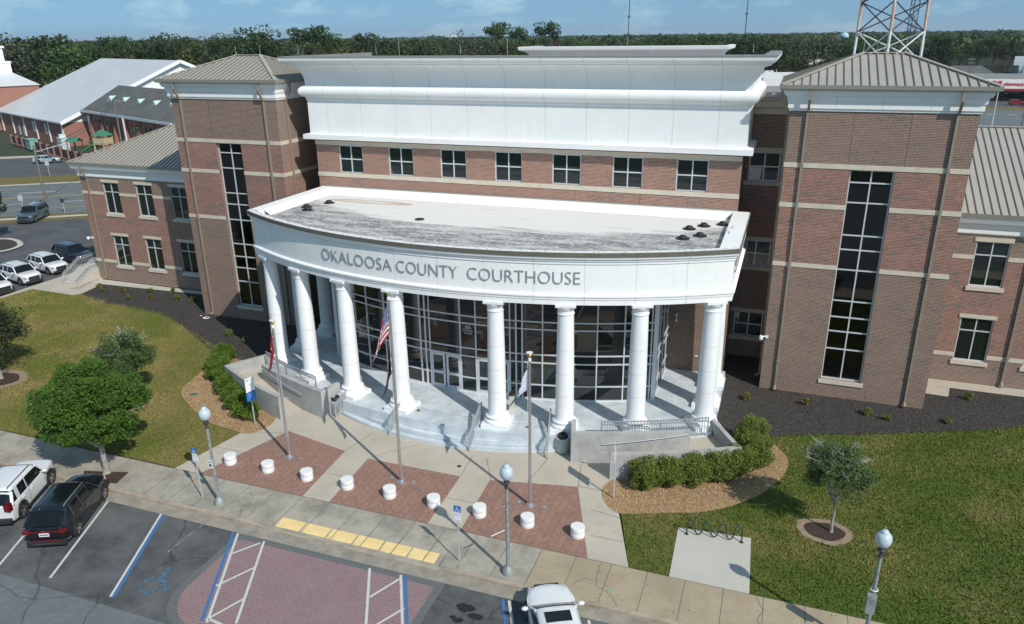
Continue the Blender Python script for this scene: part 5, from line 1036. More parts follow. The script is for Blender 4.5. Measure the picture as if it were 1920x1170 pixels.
for k_, (x0, x1, y0, y1, n_, lb) in enumerate(((-28,6,-20.6,-14.5,240,'sparse fallen leaves and specks on the plaza paving'),(6,20,-22.9,-20.6,90,'sparse specks of debris on the right sidewalk'))): scatter('leaf_litter', lb, 'leaf litter', [(x0,y0),(x1,y0),(x1,y1),(x0,y1)], n_, .032, .05, 'brownmulch', upright=.1, aspect=.5, seed=20+k_)
# ================= CARS =================
M['p_white'] = mat('white_car_paint', (.74,.76,.77), .3, coat=.8); M['p_black'] = mat('black_car_paint', (.006,.008,.013), .22, coat=1.0); M['p_navy'] = mat('navy_car_paint', (.012,.02,.038), .25, coat=1.0)
M['p_grey'] = mat('slate_car_paint', (.085,.125,.15), .3, .3, coat=.9); M['p_silver'] = mat('silver_car_paint', (.42,.50,.55), .3, .4, coat=.8); M['p_red'] = mat('red_car_paint', (.3,.02,.02), .3, coat=.8)
M['carglass'] = glass_mat('car_glass', ior=1.5, col=(.006,.008,.01)); M['tyre'] = mat('tyre_rubber', (.018,.018,.019), .8); M['rim'] = mat('alloy_rim', (.5,.5,.52), .3, .9); M['cladding'] = mat('black_plastic_cladding', (.025,.026,.028), .6)
M['taill'] = mat('red_tail_lamp', (.15,.006,.009), .15, coat=1); M['headl'] = mat('clear_head_lamp', (.6,.62,.65), .1, .3, coat=1); M['plate'] = mat('number_plate', (.72,.72,.70), .5); M['seam_d'] = mat('door_shut_line', (.03,.03,.03), .9); M['chrome'] = mat('chrome_trim', (.7,.7,.72), .12, 1)
def car(name, label, paint, loc, heading, L_=4.75, W_=1.9, H=1.7, belt=1.04, hood=1.02, wr=.36, wb=2.8, cowl=.95, rf=.35, rr=-1.75, rb=-2.25, box=0, rails=True, sun=False, clad=True, group=None, cat='car', boxy=.0, lift=0):
    r = root(name, (0,0,0), label, cat, group); hl = L_/2; hw = W_/2; xf = wb/2+.03; xr_ = -wb/2+.03; arc_r = wr+.07
    def Wd(x): return hw*(1-((.20 if x > 0 else .12)-.09*boxy)*abs(x/hl)**(3.6 if x > 0 else 5))
    def top(x):
        if x > cowl: t = (x-cowl)/(hl-cowl); return belt+(hood-belt)*t-.05*t**3*(1-boxy)-.02
        if x < rb+.1: return belt+.02
        return belt
    def bot(x):
        z = .24+lift
        for w in (xf, xr_):
            if abs(x-w) < arc_r: z = max(z, wr+sqrt(arc_r**2-(x-w)**2))
        return z
    xs = sorted({round(v, 3) for v in [-hl, -hl+.05, -hl+.16, -hl+.3, hl-.42, hl-.25, hl-.1, hl-.02, hl]+[q for w in (xf, xr_) for q in [w+arc_r*cos(pi*i/12) for i in range(13)]]+list(np.arange(-hl+.4, hl-.45, .2))})
    def endf(x):
        d = min(hl-x, hl+x); return 0 if d > .3 else (1-d/.3)
    m = MB(); ring = []
    for x in xs:
        e = endf(x)**2; fr_ = x > 0; w = Wd(x)*(1-(.20 if fr_ else .08)*e*(1-.5*boxy)); t = top(x)-(.20 if fr_ else .06)*e*(1-.4*boxy); b = bot(x)+.10*e; b = min(b, t-.12); mid = b+(t-b)*.45
        half = [(w*.90, b), (w*.985, b+min(.08,(t-b)*.2)), (w, mid), (w*.985, t-(t-b)*.22), (w*.95, t-.035), (w*.90, t+.0), (w*.72, t+.028*(1-e)), (w*.35, t+.045*(1-e))]
        ring.append([(x, y, z) for y, z in half]+[(x, 0, t+.05*(1-e))]+[(x, -y, z) for y, z in reversed(half)])
    n = len(ring[0]); vs = [p for q in ring for p in q]; fs = []
    for i in range(len(ring)-1):
        for j in range(n-1): fs.append((i*n+j, i*n+j+1, (i+1)*n+j+1, (i+1)*n+j))
    fs += [tuple(range(n)), tuple(range((len(ring)-1)*n, len(ring)*n))[::-1]]
    bow = .30-.2*boxy; vs = [(p[0]-(bow*(p[1]/hw)**2*((p[0]-.5*hl)/(.5*hl)) if p[0] > .5*hl else (-.12*(p[1]/hw)**2*((-p[0]-.7*hl)/(.3*hl)) if p[0] < -.7*hl else 0)), p[1], p[2]) for p in vs]
    m.add(vs, fs)
    # greenhouse
    gx = [rb, rb+(rr-rb)*.5, rr, rr+.3, (rr+rf)/2, rf-.25, rf, rf+(cowl-rf)*.5, cowl+.02]
    def roofz(x):
        if x >= rf: t = (x-rf)/(cowl-rf); return (H-.02)+(belt-H+.03)*(t**1.15)
        if x <= rr: t = (rr-x)/(rr-rb); return (H-.05)+(belt+.06-H)*(t**1.3)
        t = (x-rr)/(rf-rr); return H-.05+.05*sin(pi*min(1, t*.62+.25))
    def grn(off, xs_, top_only=False):
        mb = MB(); rg = []
        for x in xs_:
            z = roofz(x); w = Wd(x)*.93; f_ = max(0, min(1, (z-belt)/(H-belt))); yt = w*(1-(.17-.08*boxy)*f_)
            if top_only: h = [(yt+off*1.4, z-.11), (yt*.985+off, z-.045), (yt*.93, z-.012+off), (yt*.5, z+.018+off)]
            else: h = [(w+.0, belt-.06), (w*.99, belt), (yt, z-.05), (yt*.93, z-.012), (yt*.5, z+.016)]
            rg.append([(x, y, zz) for y, zz in h]+[(x, 0, z+(.028+off))]+[(x, -y, zz) for y, zz in reversed(h)])
        k = len(rg[0]); v2 = [p for q in rg for p in q]; f2 = [(i*k+j, i*k+j+1, (i+1)*k+j+1, (i+1)*k+j) for i in range(len(rg)-1) for j in range(k-1)]
        f2 += [tuple(range(k)), tuple(range((len(rg)-1)*k, len(rg)*k))[::-1]]; mb.add(v2, f2); return mb
    g_ = grn(0, gx); obj('windows', g_, M['carglass'], r, smooth=50, merge=True)
    rxs = [rr-.06, rr+.1, rr+.3, (rr+rf)/2, rf-.25, rf-.08, rf+.05]; m.merge(grn(.014, rxs, True))
    def side(x, f_=None): z = roofz(x); w = Wd(x)*.93; q = max(0, min(1, (z-belt)/(H-belt))); return (w, w*(1-(.17-.08*boxy)*q), z)
    bp = (rf+rr)/2+.1
    for s in (1, -1):
        w0, _, _ = side(cowl); _, y1, z1 = side(rf); m.bar((cowl, s*w0*1.0, belt-.02), (rf, s*(y1+.005), z1-.05), .09, .05)
        w0, y1, z1 = side(rr); m.bar((rb+.05, s*w0*.99, belt), (rr+.02, s*(y1+.003), z1-.06), .13+.1*boxy, .06)
        for x, ww in ((bp, .08), (rr+.35+.1*boxy, .16+.12*boxy)) if True else ():
            w0, y1, z1 = side(x); m.add([(x-ww/2, s*(w0+.008), belt-.03), (x+ww/2, s*(w0+.008), belt-.03), (x+ww/2-.02, s*(y1+.012), z1-.06), (x-ww/2-.02, s*(y1+.012), z1-.06)], [(0,1,2,3)])
    obj('body', m, M[paint], r, smooth=38, merge=True)
    if clad:
        q = MB()
        for s in (1, -1):
            q.bar((xr_+arc_r+.02, s*hw*.955, .30+lift), (xf-arc_r-.02, s*hw*.955, .30+lift), .10, .16)
            for w in (xf, xr_):
                pts = [(w+(arc_r+.01)*cos(a), s*(Wd(w)*.985), wr+(arc_r+.01)*sin(a)) for a in [pi*i/12 for i in range(-1, 14)]]; q.tube(pts, .035, 5)
        q.obox((hl-.06, 0, .36+lift), .16, W_*.80, .20); q.obox((-hl+.04, 0, .38+lift), .16, W_*.86, .22); obj('cladding', q, M['cladding'], r)
    ll = MB()
    for s in (1, -1):
        for x in (cowl-.05, bp, rr+.42):
            pts = [(x, s*(Wd(x)*1.0+.002), .42), (x, s*(Wd(x)*1.004+.002), .7), (x, s*(Wd(x)*.975+.004), belt-.1)]; ll.tube(pts, .007, 4)
    ll.tube([(cowl+.12, y, top(cowl+.12)+.035-.06*abs(y/hw)**3) for y in (-hw*.8,-hw*.4,0,hw*.4,hw*.8)], .008, 4); obj('door_gaps', ll, M['seam_d'], r)
    for s in (1, -1):
        for x in (bp+.28, rr+.75): q = MB(); q.obox((x, s*(Wd(x)+.006), belt-.16), .2, .03, .035); obj('door_handle', q, M['chrome' if paint != 'p_white' else paint], r)
        q = MB(); q.ball((cowl-.22, s*(hw+.13), belt+.10), .09, .14, .085, 10, 8); q.bar((cowl-.22, s*hw*.9, belt+.03), (cowl-.22, s*(hw+.05), belt+.06), .05, .05); obj('mirror', q, M[paint], r, smooth=60)
        q = MB(); q.obox((hl-.20-.10*(1-boxy), s*hw*.64, hood-.24), .26, hw*.36, .13, rz=-s*.42); obj('headlight', q, M['headl'], r)
        q = MB(); q.obox((-hl+.09, s*hw*.80, belt-.14+.1*boxy), .22, hw*.30, .16+.22*boxy, rz=s*.22); obj('taillight', q, M['taill'], r)
        for x in (xf, xr_):
            w = MB(); y0 = s*(hw-.24); y1 = s*(hw+.0); w.cyl((x,y0,wr),(x,y1,wr), wr, wr, 28); t = obj('wheel', w, M['tyre'], r, smooth=50)
            k = MB(); k.cyl((x,y1-s*.03,wr),(x,y1+s*.004,wr), wr*.70, wr*.68, 24, caps=False); k.cyl((x,y1,wr),(x,y1+s*.02,wr), wr*.16, wr*.14, 12)
            for a in range(5):
                t0 = 2*pi*a/5+.3
                for dv in (-.16, .16): k.bar((x+wr*.12*cos(t0), y1+s*.008, wr+wr*.12*sin(t0)), (x+wr*.68*cos(t0+dv), y1+s*.008, wr+wr*.68*sin(t0+dv)), .035, .03)
            obj('rim', k, M['rim'], t)
            k = MB(); k.cyl((x,y1-s*.01,wr),(x,y1+s*.001,wr), wr*.66, wr*.66, 24); obj('brake_disc', k, M['cladding'], t)
        if rails: q = MB(); q.tube([(rr+.1, s*hw*.70, roofz(rr+.1)+.01),(rr+.22, s*hw*.70, roofz(rr+.2)+.06),((rr+rf)/2, s*hw*.71, H+.05),(rf-.2, s*hw*.70, roofz(rf-.2)+.06),(rf-.05, s*hw*.69, roofz(rf)+.01)], .02, 6); obj('roof_rail', q, M['alu' if paint in ('p_black','p_grey') else 'cladding'], r, smooth=50)
    q = MB(); q.obox((hl-.035, 0, hood-.28), .09, W_*.52, .20); q.obox((hl-.01, 0, .52+lift), .08, W_*.5, .12); obj('grille', q, M['cladding'], r)
    q = MB(); q.obox((-hl-.012, 0, belt-.28 if not boxy else .62), .02, .42, .17); obj('number_plate', q, M['plate'], r)
    q = MB(); q.obox((-hl-.02, 0, belt-.28), .01, .36, .05); obj('plate_print', q, M['p_red'], r)
    q = MB(); q.bar((rb-.02, 0, belt+.07), (rr+.02, 0, roofz(rr)-.02), W_*.62, .02); obj('rear_glass', q, M['carglass'], r)
    if paint == 'p_black': q = MB(); q.obox((-hl+.0, 0, belt-.13), .05, W_*.66, .05); q.obox((-hl-.01, 0, .5), .05, W_*.7, .03); obj('light_bar', q, M['taill'], r); q = MB(); q.obox((-hl-.03, 0, .36), .03, W_*.55, .03); q.ball((-hl-.012,0,belt-.11),.01,.09,.035,12,6); q.tube([(-hl+.25+.0*t, hw*.3, 0) for t in (0,1)] if 0 else [(rr-.05, .3, roofz(rr)+.02),(rr-.02,.3,roofz(rr)+.08)], .01, 5); obj('chrome_trim', q, M['chrome'], r)
    if sun: q = MB(); q.obox((rf-.50, 0, H+.036), .52, W_*.50, .03); obj('sunroof', q, M['carglass'], r)
    r.location = loc; r.rotation_euler = (0, 0, radians(heading)); return r
AS = -.115
car('suv','black SUV with silver roof rails and red rear lights parked nose to the kerb','p_black',(-18.52,-25.35,AS),115,4.8,1.9,1.72,belt=1.08,hood=1.06)
car('suv','boxy white SUV with dark side windows parked left of the black one','p_white',(-22.15,-25.2,AS),116,4.5,1.88,1.78,belt=1.12,hood=1.10,wr=.38,boxy=1,clad=True,rails=True,rf=.45,rr=-1.85,rb=-2.12)
car('sedan','white car cut off by the left edge, nose to the kerb','p_white',(-26.35,-25.1,AS),118,4.7,1.85,1.48,belt=.95,hood=.9,rails=False,clad=False,rr=-1.2,rb=-2.0)
car('sedan','white car with dark sunroof parked nose to the kerb at the bottom edge','p_white',(5.28,-25.38,AS),117,4.75,1.88,1.5,belt=.97,hood=.93,rails=False,clad=False,sun=True,rr=-1.25,rb=-2.05,cowl=.98,rf=.2)
lotg = 'white cars in the left car park'
car('suv','white crossover in the left car park cut off by the left edge','p_white',(-54.6,-1.9,AS),-12,4.6,1.86,1.66,group=lotg)
car('suv','white crossover with black grille in the left car park, between two other white ones','p_white',(-55.0,1.3,AS),-12,4.6,1.86,1.66,group=lotg)
car('suv','white crossover in the left car park right next to the dark navy one','p_white',(-55.5,4.6,AS),-12,4.7,1.86,1.66,group=lotg)
car('suv','dark navy crossover partly behind the side stair railing of the left wing','p_navy',(-56.4,8.2,AS),-10,4.7,1.9,1.7)
car('suv','large slate-grey SUV with chrome grille parked alone by the highway','p_grey',(-77.2,20.6,AS),-62,5.2,2.0,1.9,belt=1.2,hood=1.18,wr=.4,wb=3.0,boxy=.6,rr=-2.1,rb=-2.5)
car('sedan','silver sedan in the church car park beside the brick-pillar fence','p_silver',(-117.2,56.2,-.05),-38+72,4.8,1.84,1.45,belt=.95,hood=.88,rails=False,clad=False,rr=-1.0,rb=-1.9)
for i, (x, y, h, p, kind, lab) in enumerate(((74.5,224,0,'p_red','sedan','small red car at the far shop front'),(80,225,0,'p_grey','suv','grey SUV parked at the far shop front'),(77.5,219,10,'p_silver','suv','silver car at the kerb of the far shop car park'),(84,220,0,'p_black','suv','dark car at the right edge of the far shop car park'),(72.5,190,20,'p_silver','sedan','light car driving on the street before the far shop'),(49.5,141,60,'p_white','suv','white vehicle just behind the right tower corner'))):
    car(kind, lab, p, (x,y,-.08), h, rails=False, clad=False, H=1.6)
for i in range(5): car('suv', ['white','dark','silver','white','red'][i]+' vehicle among far cars between white parapet and right tower, '+ORD[i]+' from left', ['p_white','p_black','p_silver','p_white','p_red'][i], (16+i*7.5+random.uniform(-1,1), 330+i*9, -.25), random.uniform(0,180), rails=False, clad=False, H=1.7, group='far parked cars')
O2 = Vector((11.3759,-46.4595,0))
def polar(px, d): a = -.35006+math.atan((px-960)/1410*.939); return (O2.x+d*sin(a), O2.y+d*cos(a))
# ================= CHURCH QUARTER (left) =================
M['gymroof'] = mat('pale_grey_metal_roof', (.60,.62,.63), .5, .1, noise=.06, nscale=.15); M['shingle'] = mat('dark_shingle_roof', (.115,.12,.115), .85, noise=.25, nscale=.5); M['mint'] = mat('mint_dormer_paint', (.50,.66,.60), .6); M['redroof'] = mat('dark_red_shingles', (.12,.06,.05), .9, noise=.2)
U = Vector((-.9189,.39448,0)); V = Vector((.39448,.9189,0))
def fr(o, a, b, z=0): q = Vector(o)+U*a+V*b; return (q.x, q.y, z)
A0 = (-134.39,75.22,0)
G = root('hall', A0, 'large brick hall with a pale grey metal roof and white gable on the left', 'building')
m = MB(); Lg, Wg, ez, rz = 46.5, 27, 4.7, 16.3
m.quad(fr(A0,0,0,-.3),fr(A0,Lg,0,-.3),fr(A0,Lg,0,ez),fr(A0,0,0,ez)); m.quad(fr(A0,0,0,-.3),fr(A0,0,2*Wg,-.3),fr(A0,0,2*Wg,ez),fr(A0,0,0,ez)); m.quad(fr(A0,Lg,0,-.3),fr(A0,Lg,2*Wg,-.3),fr(A0,Lg,2*Wg,ez),fr(A0,Lg,0,ez)); obj('wall', m, M['brick_church'], G)
m = MB(); 
for a in (.02, Lg-.02): m.add([fr(A0,a,0,ez),fr(A0,a,2*Wg,ez),fr(A0,a,Wg,rz-.2)], [(0,1,2)])
obj('gable', m, M['white'], G)
m = MB(); t = .35
def slab(mb, p, h): q = [(x,y,z+h) for x,y,z in p]; n = len(p); mb.add(list(p)+q, [tuple(range(n-1,-1,-1)), tuple(range(n,2*n))]+[(i,(i+1)%n,n+(i+1)%n,n+i) for i in range(n)])
slab(m, [fr(A0,-.9,-.6,ez-.15),fr(A0,-.9,Wg,rz),fr(A0,Lg+.5,Wg,rz),fr(A0,Lg+.5,-.6,ez-.15)], .3); slab(m, [fr(A0,-.9,Wg,rz),fr(A0,-.9,2*Wg+.6,ez-.15),fr(A0,Lg+.5,2*Wg+.6,ez-.15),fr(A0,Lg+.5,Wg,rz)], .3); obj('roof', m, M['gymroof'], G)
m = MB(); m.bar(fr(A0,-.95,-.6,ez),fr(A0,-.95,Wg,rz+.12),.1,.75); m.bar(fr(A0,-.95,Wg,rz+.12),fr(A0,-.95,2*Wg,ez),.1,.75); obj('rake_trim', m, M['white'], G)
for i in range(6): a = .25+i*8.8; m = MB(); q0 = fr(A0,a,-.1,0); q1 = fr(A0,a,-.1,ez-.1); m.bar(q0,q1,.28,.2); obj('downspout', m, M['white'], G)
for i, (a, z0, z1, w, nm) in enumerate(((11.5,1.6,3.9,1.1,'window'),(20,1.6,3.9,1.1,'window'),(28,0,2.3,1.1,'door'),(31.5,0,2.3,1.1,'door'))): m = MB(); q = fr(A0,a,-.04,(z0+z1)/2); m.obox(q, w, .1, z1-z0, rz=atan2(U.y,U.x)); obj(nm, m, M['frame'], G)
E0 = (-137.5,84.4,0); B = root('chapel', fr(A0,-12,2), 'brick chapel wing with dark shingle roof, five tiny pale dormers and buttresses', 'building'); D1 = -U
E0 = (-131.1,78.7,0); Lc, We, ez, rz = 43, 8, 7.1, 11.6
m = MB(); m.quad(fr(E0,0,0,-.3),fr(E0,-Lc,0,-.3),fr(E0,-Lc,0,ez),fr(E0,0,0,ez)); 
for a in (0,-Lc): m.add([fr(E0,a,0,-.3),fr(E0,a,2*We,-.3),fr(E0,a,2*We,ez),fr(E0,a,We,rz),fr(E0,a,0,ez)], [(0,1,2,3,4)])
obj('wall', m, M['brick_church'], B)
m = MB(); slab(m, [fr(E0,.6,-.6,ez-.2),fr(E0,-Lc-.6,-.6,ez-.2),fr(E0,-Lc-.6,We,rz),fr(E0,.6,We,rz)], .25); slab(m, [fr(E0,.6,We,rz),fr(E0,-Lc-.6,We,rz),fr(E0,-Lc-.6,2*We+.6,ez-.2),fr(E0,.6,2*We+.6,ez-.2)], .25); obj('roof', m, M['shingle'], B)
m = MB(); m.bar(fr(E0,.6,-.7,ez-.05),fr(E0,-Lc-.6,-.7,ez-.05),.3,.45); obj('gutter', m, M['frame'], B)
for i in range(5):
    a = -5.6-7.4*i; m = MB(); zz = ez+(rz-ez)*.45; m.add([fr(E0,a-1.0,We*.42,zz),fr(E0,a+1.0,We*.42,zz),fr(E0,a,We*.42,zz+1.0),fr(E0,a,We*.85,zz+1.0)], [(0,1,2),(0,2,3),(1,3,2)]); obj('dormer', m, M['mint'], B)
    m = MB(); m.quad(fr(E0,a-.3,-.4,ez+.12),fr(E0,a+.3,-.4,ez+.12),fr(E0,a+.3,We*.42,zz+.13),fr(E0,a-.3,We*.42,zz+.13)); obj('light_shingle_strip', m, mat('pale_shingle_streak', (.22,.215,.19), .9) if 'pss' not in M else M['pss'], B)
for i in range(7):
    a = -3.0-6.3*i; m = MB(); m.add([fr(E0,a-.25,0,0),fr(E0,a+.25,0,0),fr(E0,a+.25,-.9,0),fr(E0,a-.25,-.9,0),fr(E0,a-.25,0,ez-.3),fr(E0,a+.25,0,ez-.3),fr(E0,a+.25,-.3,ez-.8),fr(E0,a-.25,-.3,ez-.8)], [(4,5,6,7),(1,2,6,5),(2,3,7,6),(3,0,4,7)]); obj('buttress', m, M['brick_church'], B)
    if 0 < i < 7:
        for dq in (1.9, 4.1):
            m = MB(); aa = a+dq; pts = [(-.6,1.2),(.6,1.2),(.6,5.2)]+[(.6*cos(radians(t_)),5.2+.6*sin(radians(t_))) for t_ in range(20,180,20)]+[(-.6,5.2)]; m.add([fr(E0,aa+p,-.05,z) for p, z in pts], [tuple(range(len(pts)))]); obj('arched_window', m, M['glass'], B)
m = MB(); q = fr(E0,-1.5,-.06,4.3); m.obox(q,1.6,.1,3.6,rz=atan2(U.y,U.x)); obj('white_panel', m, M['frame'], B); m = MB(); m.bar(fr(E0,-22.5,-.9,ez-.2),fr(E0,-22.5,-.9,.3),.25,.2); obj('downspout', m, M['white'], B)
T = root('church_tower', (-181,103,0), 'square brick church tower with grey hipped roof and white steeple at the left edge', 'building')
m = MB(); Tc = Vector((-184.6,100.6,0)); m.obox((Tc.x,Tc.y,5.2),18,14,10.6,rz=atan2(U.y,U.x)); obj('wall', m, M['brick_church'], T)
m = MB(); vs = [Tc+U*a+V*b+Vector((0,0,z)) for a, b, z in ((-9.4,-7.4,10.5),(9.4,-7.4,10.5),(9.4,7.4,10.5),(-9.4,7.4,10.5),(-3.2,-3.2,13.6),(3.2,-3.2,13.6),(3.2,3.2,13.6),(-3.2,3.2,13.6))]; m.add(vs, [(0,1,5,4),(1,2,6,5),(2,3,7,6),(3,0,4,7),(0,3,2,1),(4,5,6,7)]); obj('roof', m, M['gymroof'], T)
m = MB(); a_ = atan2(U.y,U.x)
for (w, z0, z1) in ((6.4,13.2,16.0),(6.8,16.0,16.35),(4.6,16.35,19.6),(5.4,19.6,20.1)): m.obox((Tc.x,Tc.y,(z0+z1)/2),w,w,z1-z0,rz=a_)
m.lathe((Tc.x,Tc.y,20.1), [(2.6,0),(1.6,.8),(.9,1.6),(.5,2.2),(.35,4.0),(.02,9)], 8); obj('steeple', m, M['white'], T)
for s in (-1,1): m = MB(); q = Tc-V*2.35+U*(s*1.1); m.obox((q.x,q.y,18),1.0,.1,2.2,rz=a_); obj('louvre', m, M['coping'], T)
m = MB(); m.bar(tuple(Tc-V*7.1-U*3+Vector((0,0,10.3))),tuple(Tc-V*7.1-U*3+Vector((0,0,0))),.3,.2); obj('downspout', m, M['white'], T)
H_ = root('house', (-330,236,0), 'small cream house with dark red roof among the trees at left', 'building'); m = MB(); m.box(-338,-322,232,246,-.3,4.2); m.add([(-336,231.9,4.2),(-325,231.9,4.2),(-330.5,231.9,8.4)], [(0,1,2)]); obj('wall', m, mat('cream_siding', (.62,.58,.46), .8), H_)
m = MB(); slab(m, [(-325,231,4.2),(-330.5,231,8.6),(-330.5,240,8.6),(-325,240,4.2)], .3); slab(m, [(-336,231,4.2),(-330.5,231,8.6),(-330.5,240,8.6),(-336,240,4.2)], .3); slab(m, [(-339,238,4.2),(-321,238,4.2),(-321,242,8),(-339,242,8)], .3); obj('roof', m, M['redroof'], H_)
# playground fence: brick piers and dark metal panels
F = root('fence', (-130,62,0), 'playground fence of dark railings between red brick piers by the church car park', 'fence'); p0 = Vector((-149,74.2,0)); p1 = Vector((-108,56.2,0)); n = 11
for i in range(n+1):
    q = p0+(p1-p0)*i/n
    if i == 4: continue
    m = MB(); m.obox((q.x,q.y,1.0),.55,.55,2.1,rz=a_); obj('pier', m, M['brick_church'], F)
for i in range(n):
    if i in (3,): continue
    m = MB(); a = p0+(p1-p0)*i/n; b = p0+(p1-p0)*(i+1)/n
    for z in (.3,1.7): m.bar((a.x,a.y,z),(b.x,b.y,z),.05,.06)
    for k in range(1,14): c_ = a+(b-a)*k/14; m.box(c_.x-.03,c_.x+.03,c_.y-.03,c_.y+.03,.2,1.8)
    obj('railing_panel', m, M['darkmetal'], F)
m = MB(); a = p0; m.bar((p0.x,p0.y,.1),(p1.x,p1.y,.1),.4,.3); obj('brick_kerb', m, M['brick_church'], F)
m = MB(); m.obox((-136.8,69.2,1.0),3.0,1.6,2.0,rz=a_); m.obox((-136.8,69.2,2.05),3.2,1.8,.12,rz=a_); tag(obj('utility_cabinet', m, mat('pale_teal_cabinet', (.22,.36,.33), .6)), 'pale green utility cabinet standing in the gap of the brick-pier fence', 'cabinet')
S = root('playset', (-119,67.5,0), 'green and tan playground tower with a peaked green roof in front of the chapel', 'playset'); M['pg'] = mat('green_plastic_play', (.05,.22,.13), .6); M['pt'] = mat('tan_plastic_play', (.50,.43,.27), .6)
m = MB(); q = Vector((-117.1,69.2,0)); [m.obox((q.x+a,q.y+b,1.75),.2,.2,3.5) for a in (-1.2,1.2) for b in (-1.2,1.2)]; m.obox((q.x,q.y,1.8),2.6,2.6,.2); m.obox((q.x,q.y-1.25,2.4),2.4,.1,1.1); m.obox((q.x+1.25,q.y,2.4),.1,2.4,1.1); obj('frame', m, M['pt'], S)
m = MB(); m.add([(q.x-1.5,q.y-1.5,3.4),(q.x+1.5,q.y-1.5,3.4),(q.x+1.5,q.y+1.5,3.4),(q.x-1.5,q.y+1.5,3.4),(q.x,q.y,4.6)], [(0,1,4),(1,2,4),(2,3,4),(3,0,4)]); obj('roof', m, M['pg'], S); m = MB(); m.bar((q.x-1.4,q.y-.3,2.0),(q.x-4.6,q.y-1.2,.3),1.0,.25); obj('slide', m, M['pg'], S)
S = root('playset', (-122,67,0), 'low green-roofed play shelter left of the tall play tower', 'playset'); m = MB(); [m.obox((-122.3+a,67+b,1.2),.12,.12,2.4) for a in (-1.1,1.1) for b in (-.8,.8)]; obj('frame', m, M['darkmetal'], S); m = MB(); m.add([(-123.8,66,2.3),(-120.8,66,2.3),(-120.8,67,3.1),(-123.8,67,3.1),(-123.8,68,2.3),(-120.8,68,2.3)], [(0,1,2,3),(3,2,5,4)]); obj('roof', m, M['pg'], S)
m = MB(); m.obox((-128.3,69.5,1.3),2.6,1.4,2.6,rz=a_); m.obox((-128.3,69.5,2.9),.6,1.2,.8,rz=a_); tag(obj('hvac_unit', m, M['frame']), 'light grey rooftop-style plant unit behind the fence at the hall wall', 'plant unit')
# ================= POLES AND MASTS =================
M['wood'] = mat('weathered_pole_wood', (.19,.17,.145), .9, noise=.2, nscale=3)
def upole(x, y, h, label, arms=1, r0=.17, lampd=None, group='wooden utility poles', mt='wood'):
    r = root('utility_pole', (x,y,0), label, 'utility pole', group); m = MB(); m.cyl((x,y,-.3),(x,y,h),r0,r0*.65,8); obj('pole', m, M[mt], r, smooth=60)
    for k in range(arms): m = MB(); z = h-.5-k*1.1; m.obox((x,y,z),2.4,.12,.14,rz=.35); obj('crossarm', m, M['wood'], r)
    if arms: m = MB(); [m.cyl((x+d*cos(.35),y+d*sin(.35),h-.45),(x+d*cos(.35),y+d*sin(.35),h-.2),.05,.04,6) for d in (-1.1,-.5,.5,1.1)]; obj('insulators', m, M['galv'], r)
    if lampd: m = MB(); m.bar((x,y,h-.9),(x+lampd[0],y+lampd[1],h-.1),.09,.09); m.obox((x+lampd[0]*1.15,y+lampd[1]*1.15,h-.08),.7,.3,.15,rz=atan2(lampd[1],lampd[0])); obj('lamp_arm', m, M['galv'], r)
    return r
upole(-79.5,24.6,8.6,'leaning-looking grey pole with a lamp arm behind the slate-grey SUV',0,lampd=(2.6,1.5))
upole(-106.3,63.5,11,'weathered utility pole with crossarm in front of the chapel buttresses')
upole(51.9,143.8,9.8,'grey pole standing in the street just right of the right tower cornice',0,mt='galv',group=None); upole(58.5,148,9.2,'dark pole at the right edge beside the street',0)
upole(19.2,330,13,'pale utility pole between white parapet and right tower'); upole(37,420,13,'far utility pole behind the left slope of the right tower roof'); upole(66,255,12.5,'utility pole with crossarms left of the far shop sign',2); upole(86,262,12,'utility pole behind the far shop, right of its sign')
def rsign(x, y, h, w, hh, mt, label, name='road_sign', rot=.3): r = root(name, (x,y,0), label, 'road sign', 'small road signs'); m = MB(); m.cyl((x,y,-.2),(x,y,h),.04,.04,6); obj('post', m, M['galv'], r); m = MB(); m.obox((x,y-.06,h-hh/2),w,.03,hh,rz=rot); obj('plate', m, M[mt], r)
rsign(-80.5,22.0,2.6,.6,.75,'galv','grey back of a road sign at the highway edge left of the slate-grey SUV'); rsign(-76.8,24.8,1.8,.5,.5,'darkmetal','dark small road sign at the highway edge behind the slate-grey SUV'); rsign(-104.0,45.5,2.4,.7,.7,'galv','diamond road sign on the grass verge before the church car park')
rsign(55.3,144.7,1.8,.6,.6,'darkmetal','round dark sign on a double post in the street right of the right tower')
# lattice masts
M['mastpaint'] = mat('rusty_orange_mast_paint', (.60,.26,.11), .7, noise=.5, nscale=.8, col2=(.62,.58,.52)); M['mastwhite'] = mat('white_mast_paint', (.70,.74,.74), .6, noise=.15, nscale=2); M['mastdark'] = mat('dark_mast_steel', (.045,.05,.075), .6)
def mast(cx, cy, h, R0, R1, leg, levels, label, mats, rot=.3, z0=0, cross=.05):
    r = root('radio_mast', (cx,cy,0), label, 'radio mast'); P = lambda k, z: Vector((cx+(R0+(R1-R0)*z/h)*cos(rot+k*2*pi/3), cy+(R0+(R1-R0)*z/h)*sin(rot+k*2*pi/3), z)); zs = [h*i/levels for i in range(levels+1)]
    for mi, mt in enumerate(mats):
        ml = [MB(), MB(), MB()]; q = MB()
        for i in range(levels):
            if len(mats) > 1 and (0 if zs[i] < 20.5 else 1) != mi: continue
            for k in range(3): (ml[k]).cyl(P(k, zs[i]), P(k, zs[i+1]), leg, leg, 8); q.cyl(P(k, zs[i]), P((k+1) % 3, zs[i+1]), cross, cross, 5); q.cyl(P((k+1) % 3, zs[i]), P(k, zs[i+1]), cross, cross, 5)
        for m in ml: obj('leg', m, M[mt], r, smooth=60)
        obj('bracing', q, M['mastdark' if mt == 'mastpaint' else mt], r)
    return r
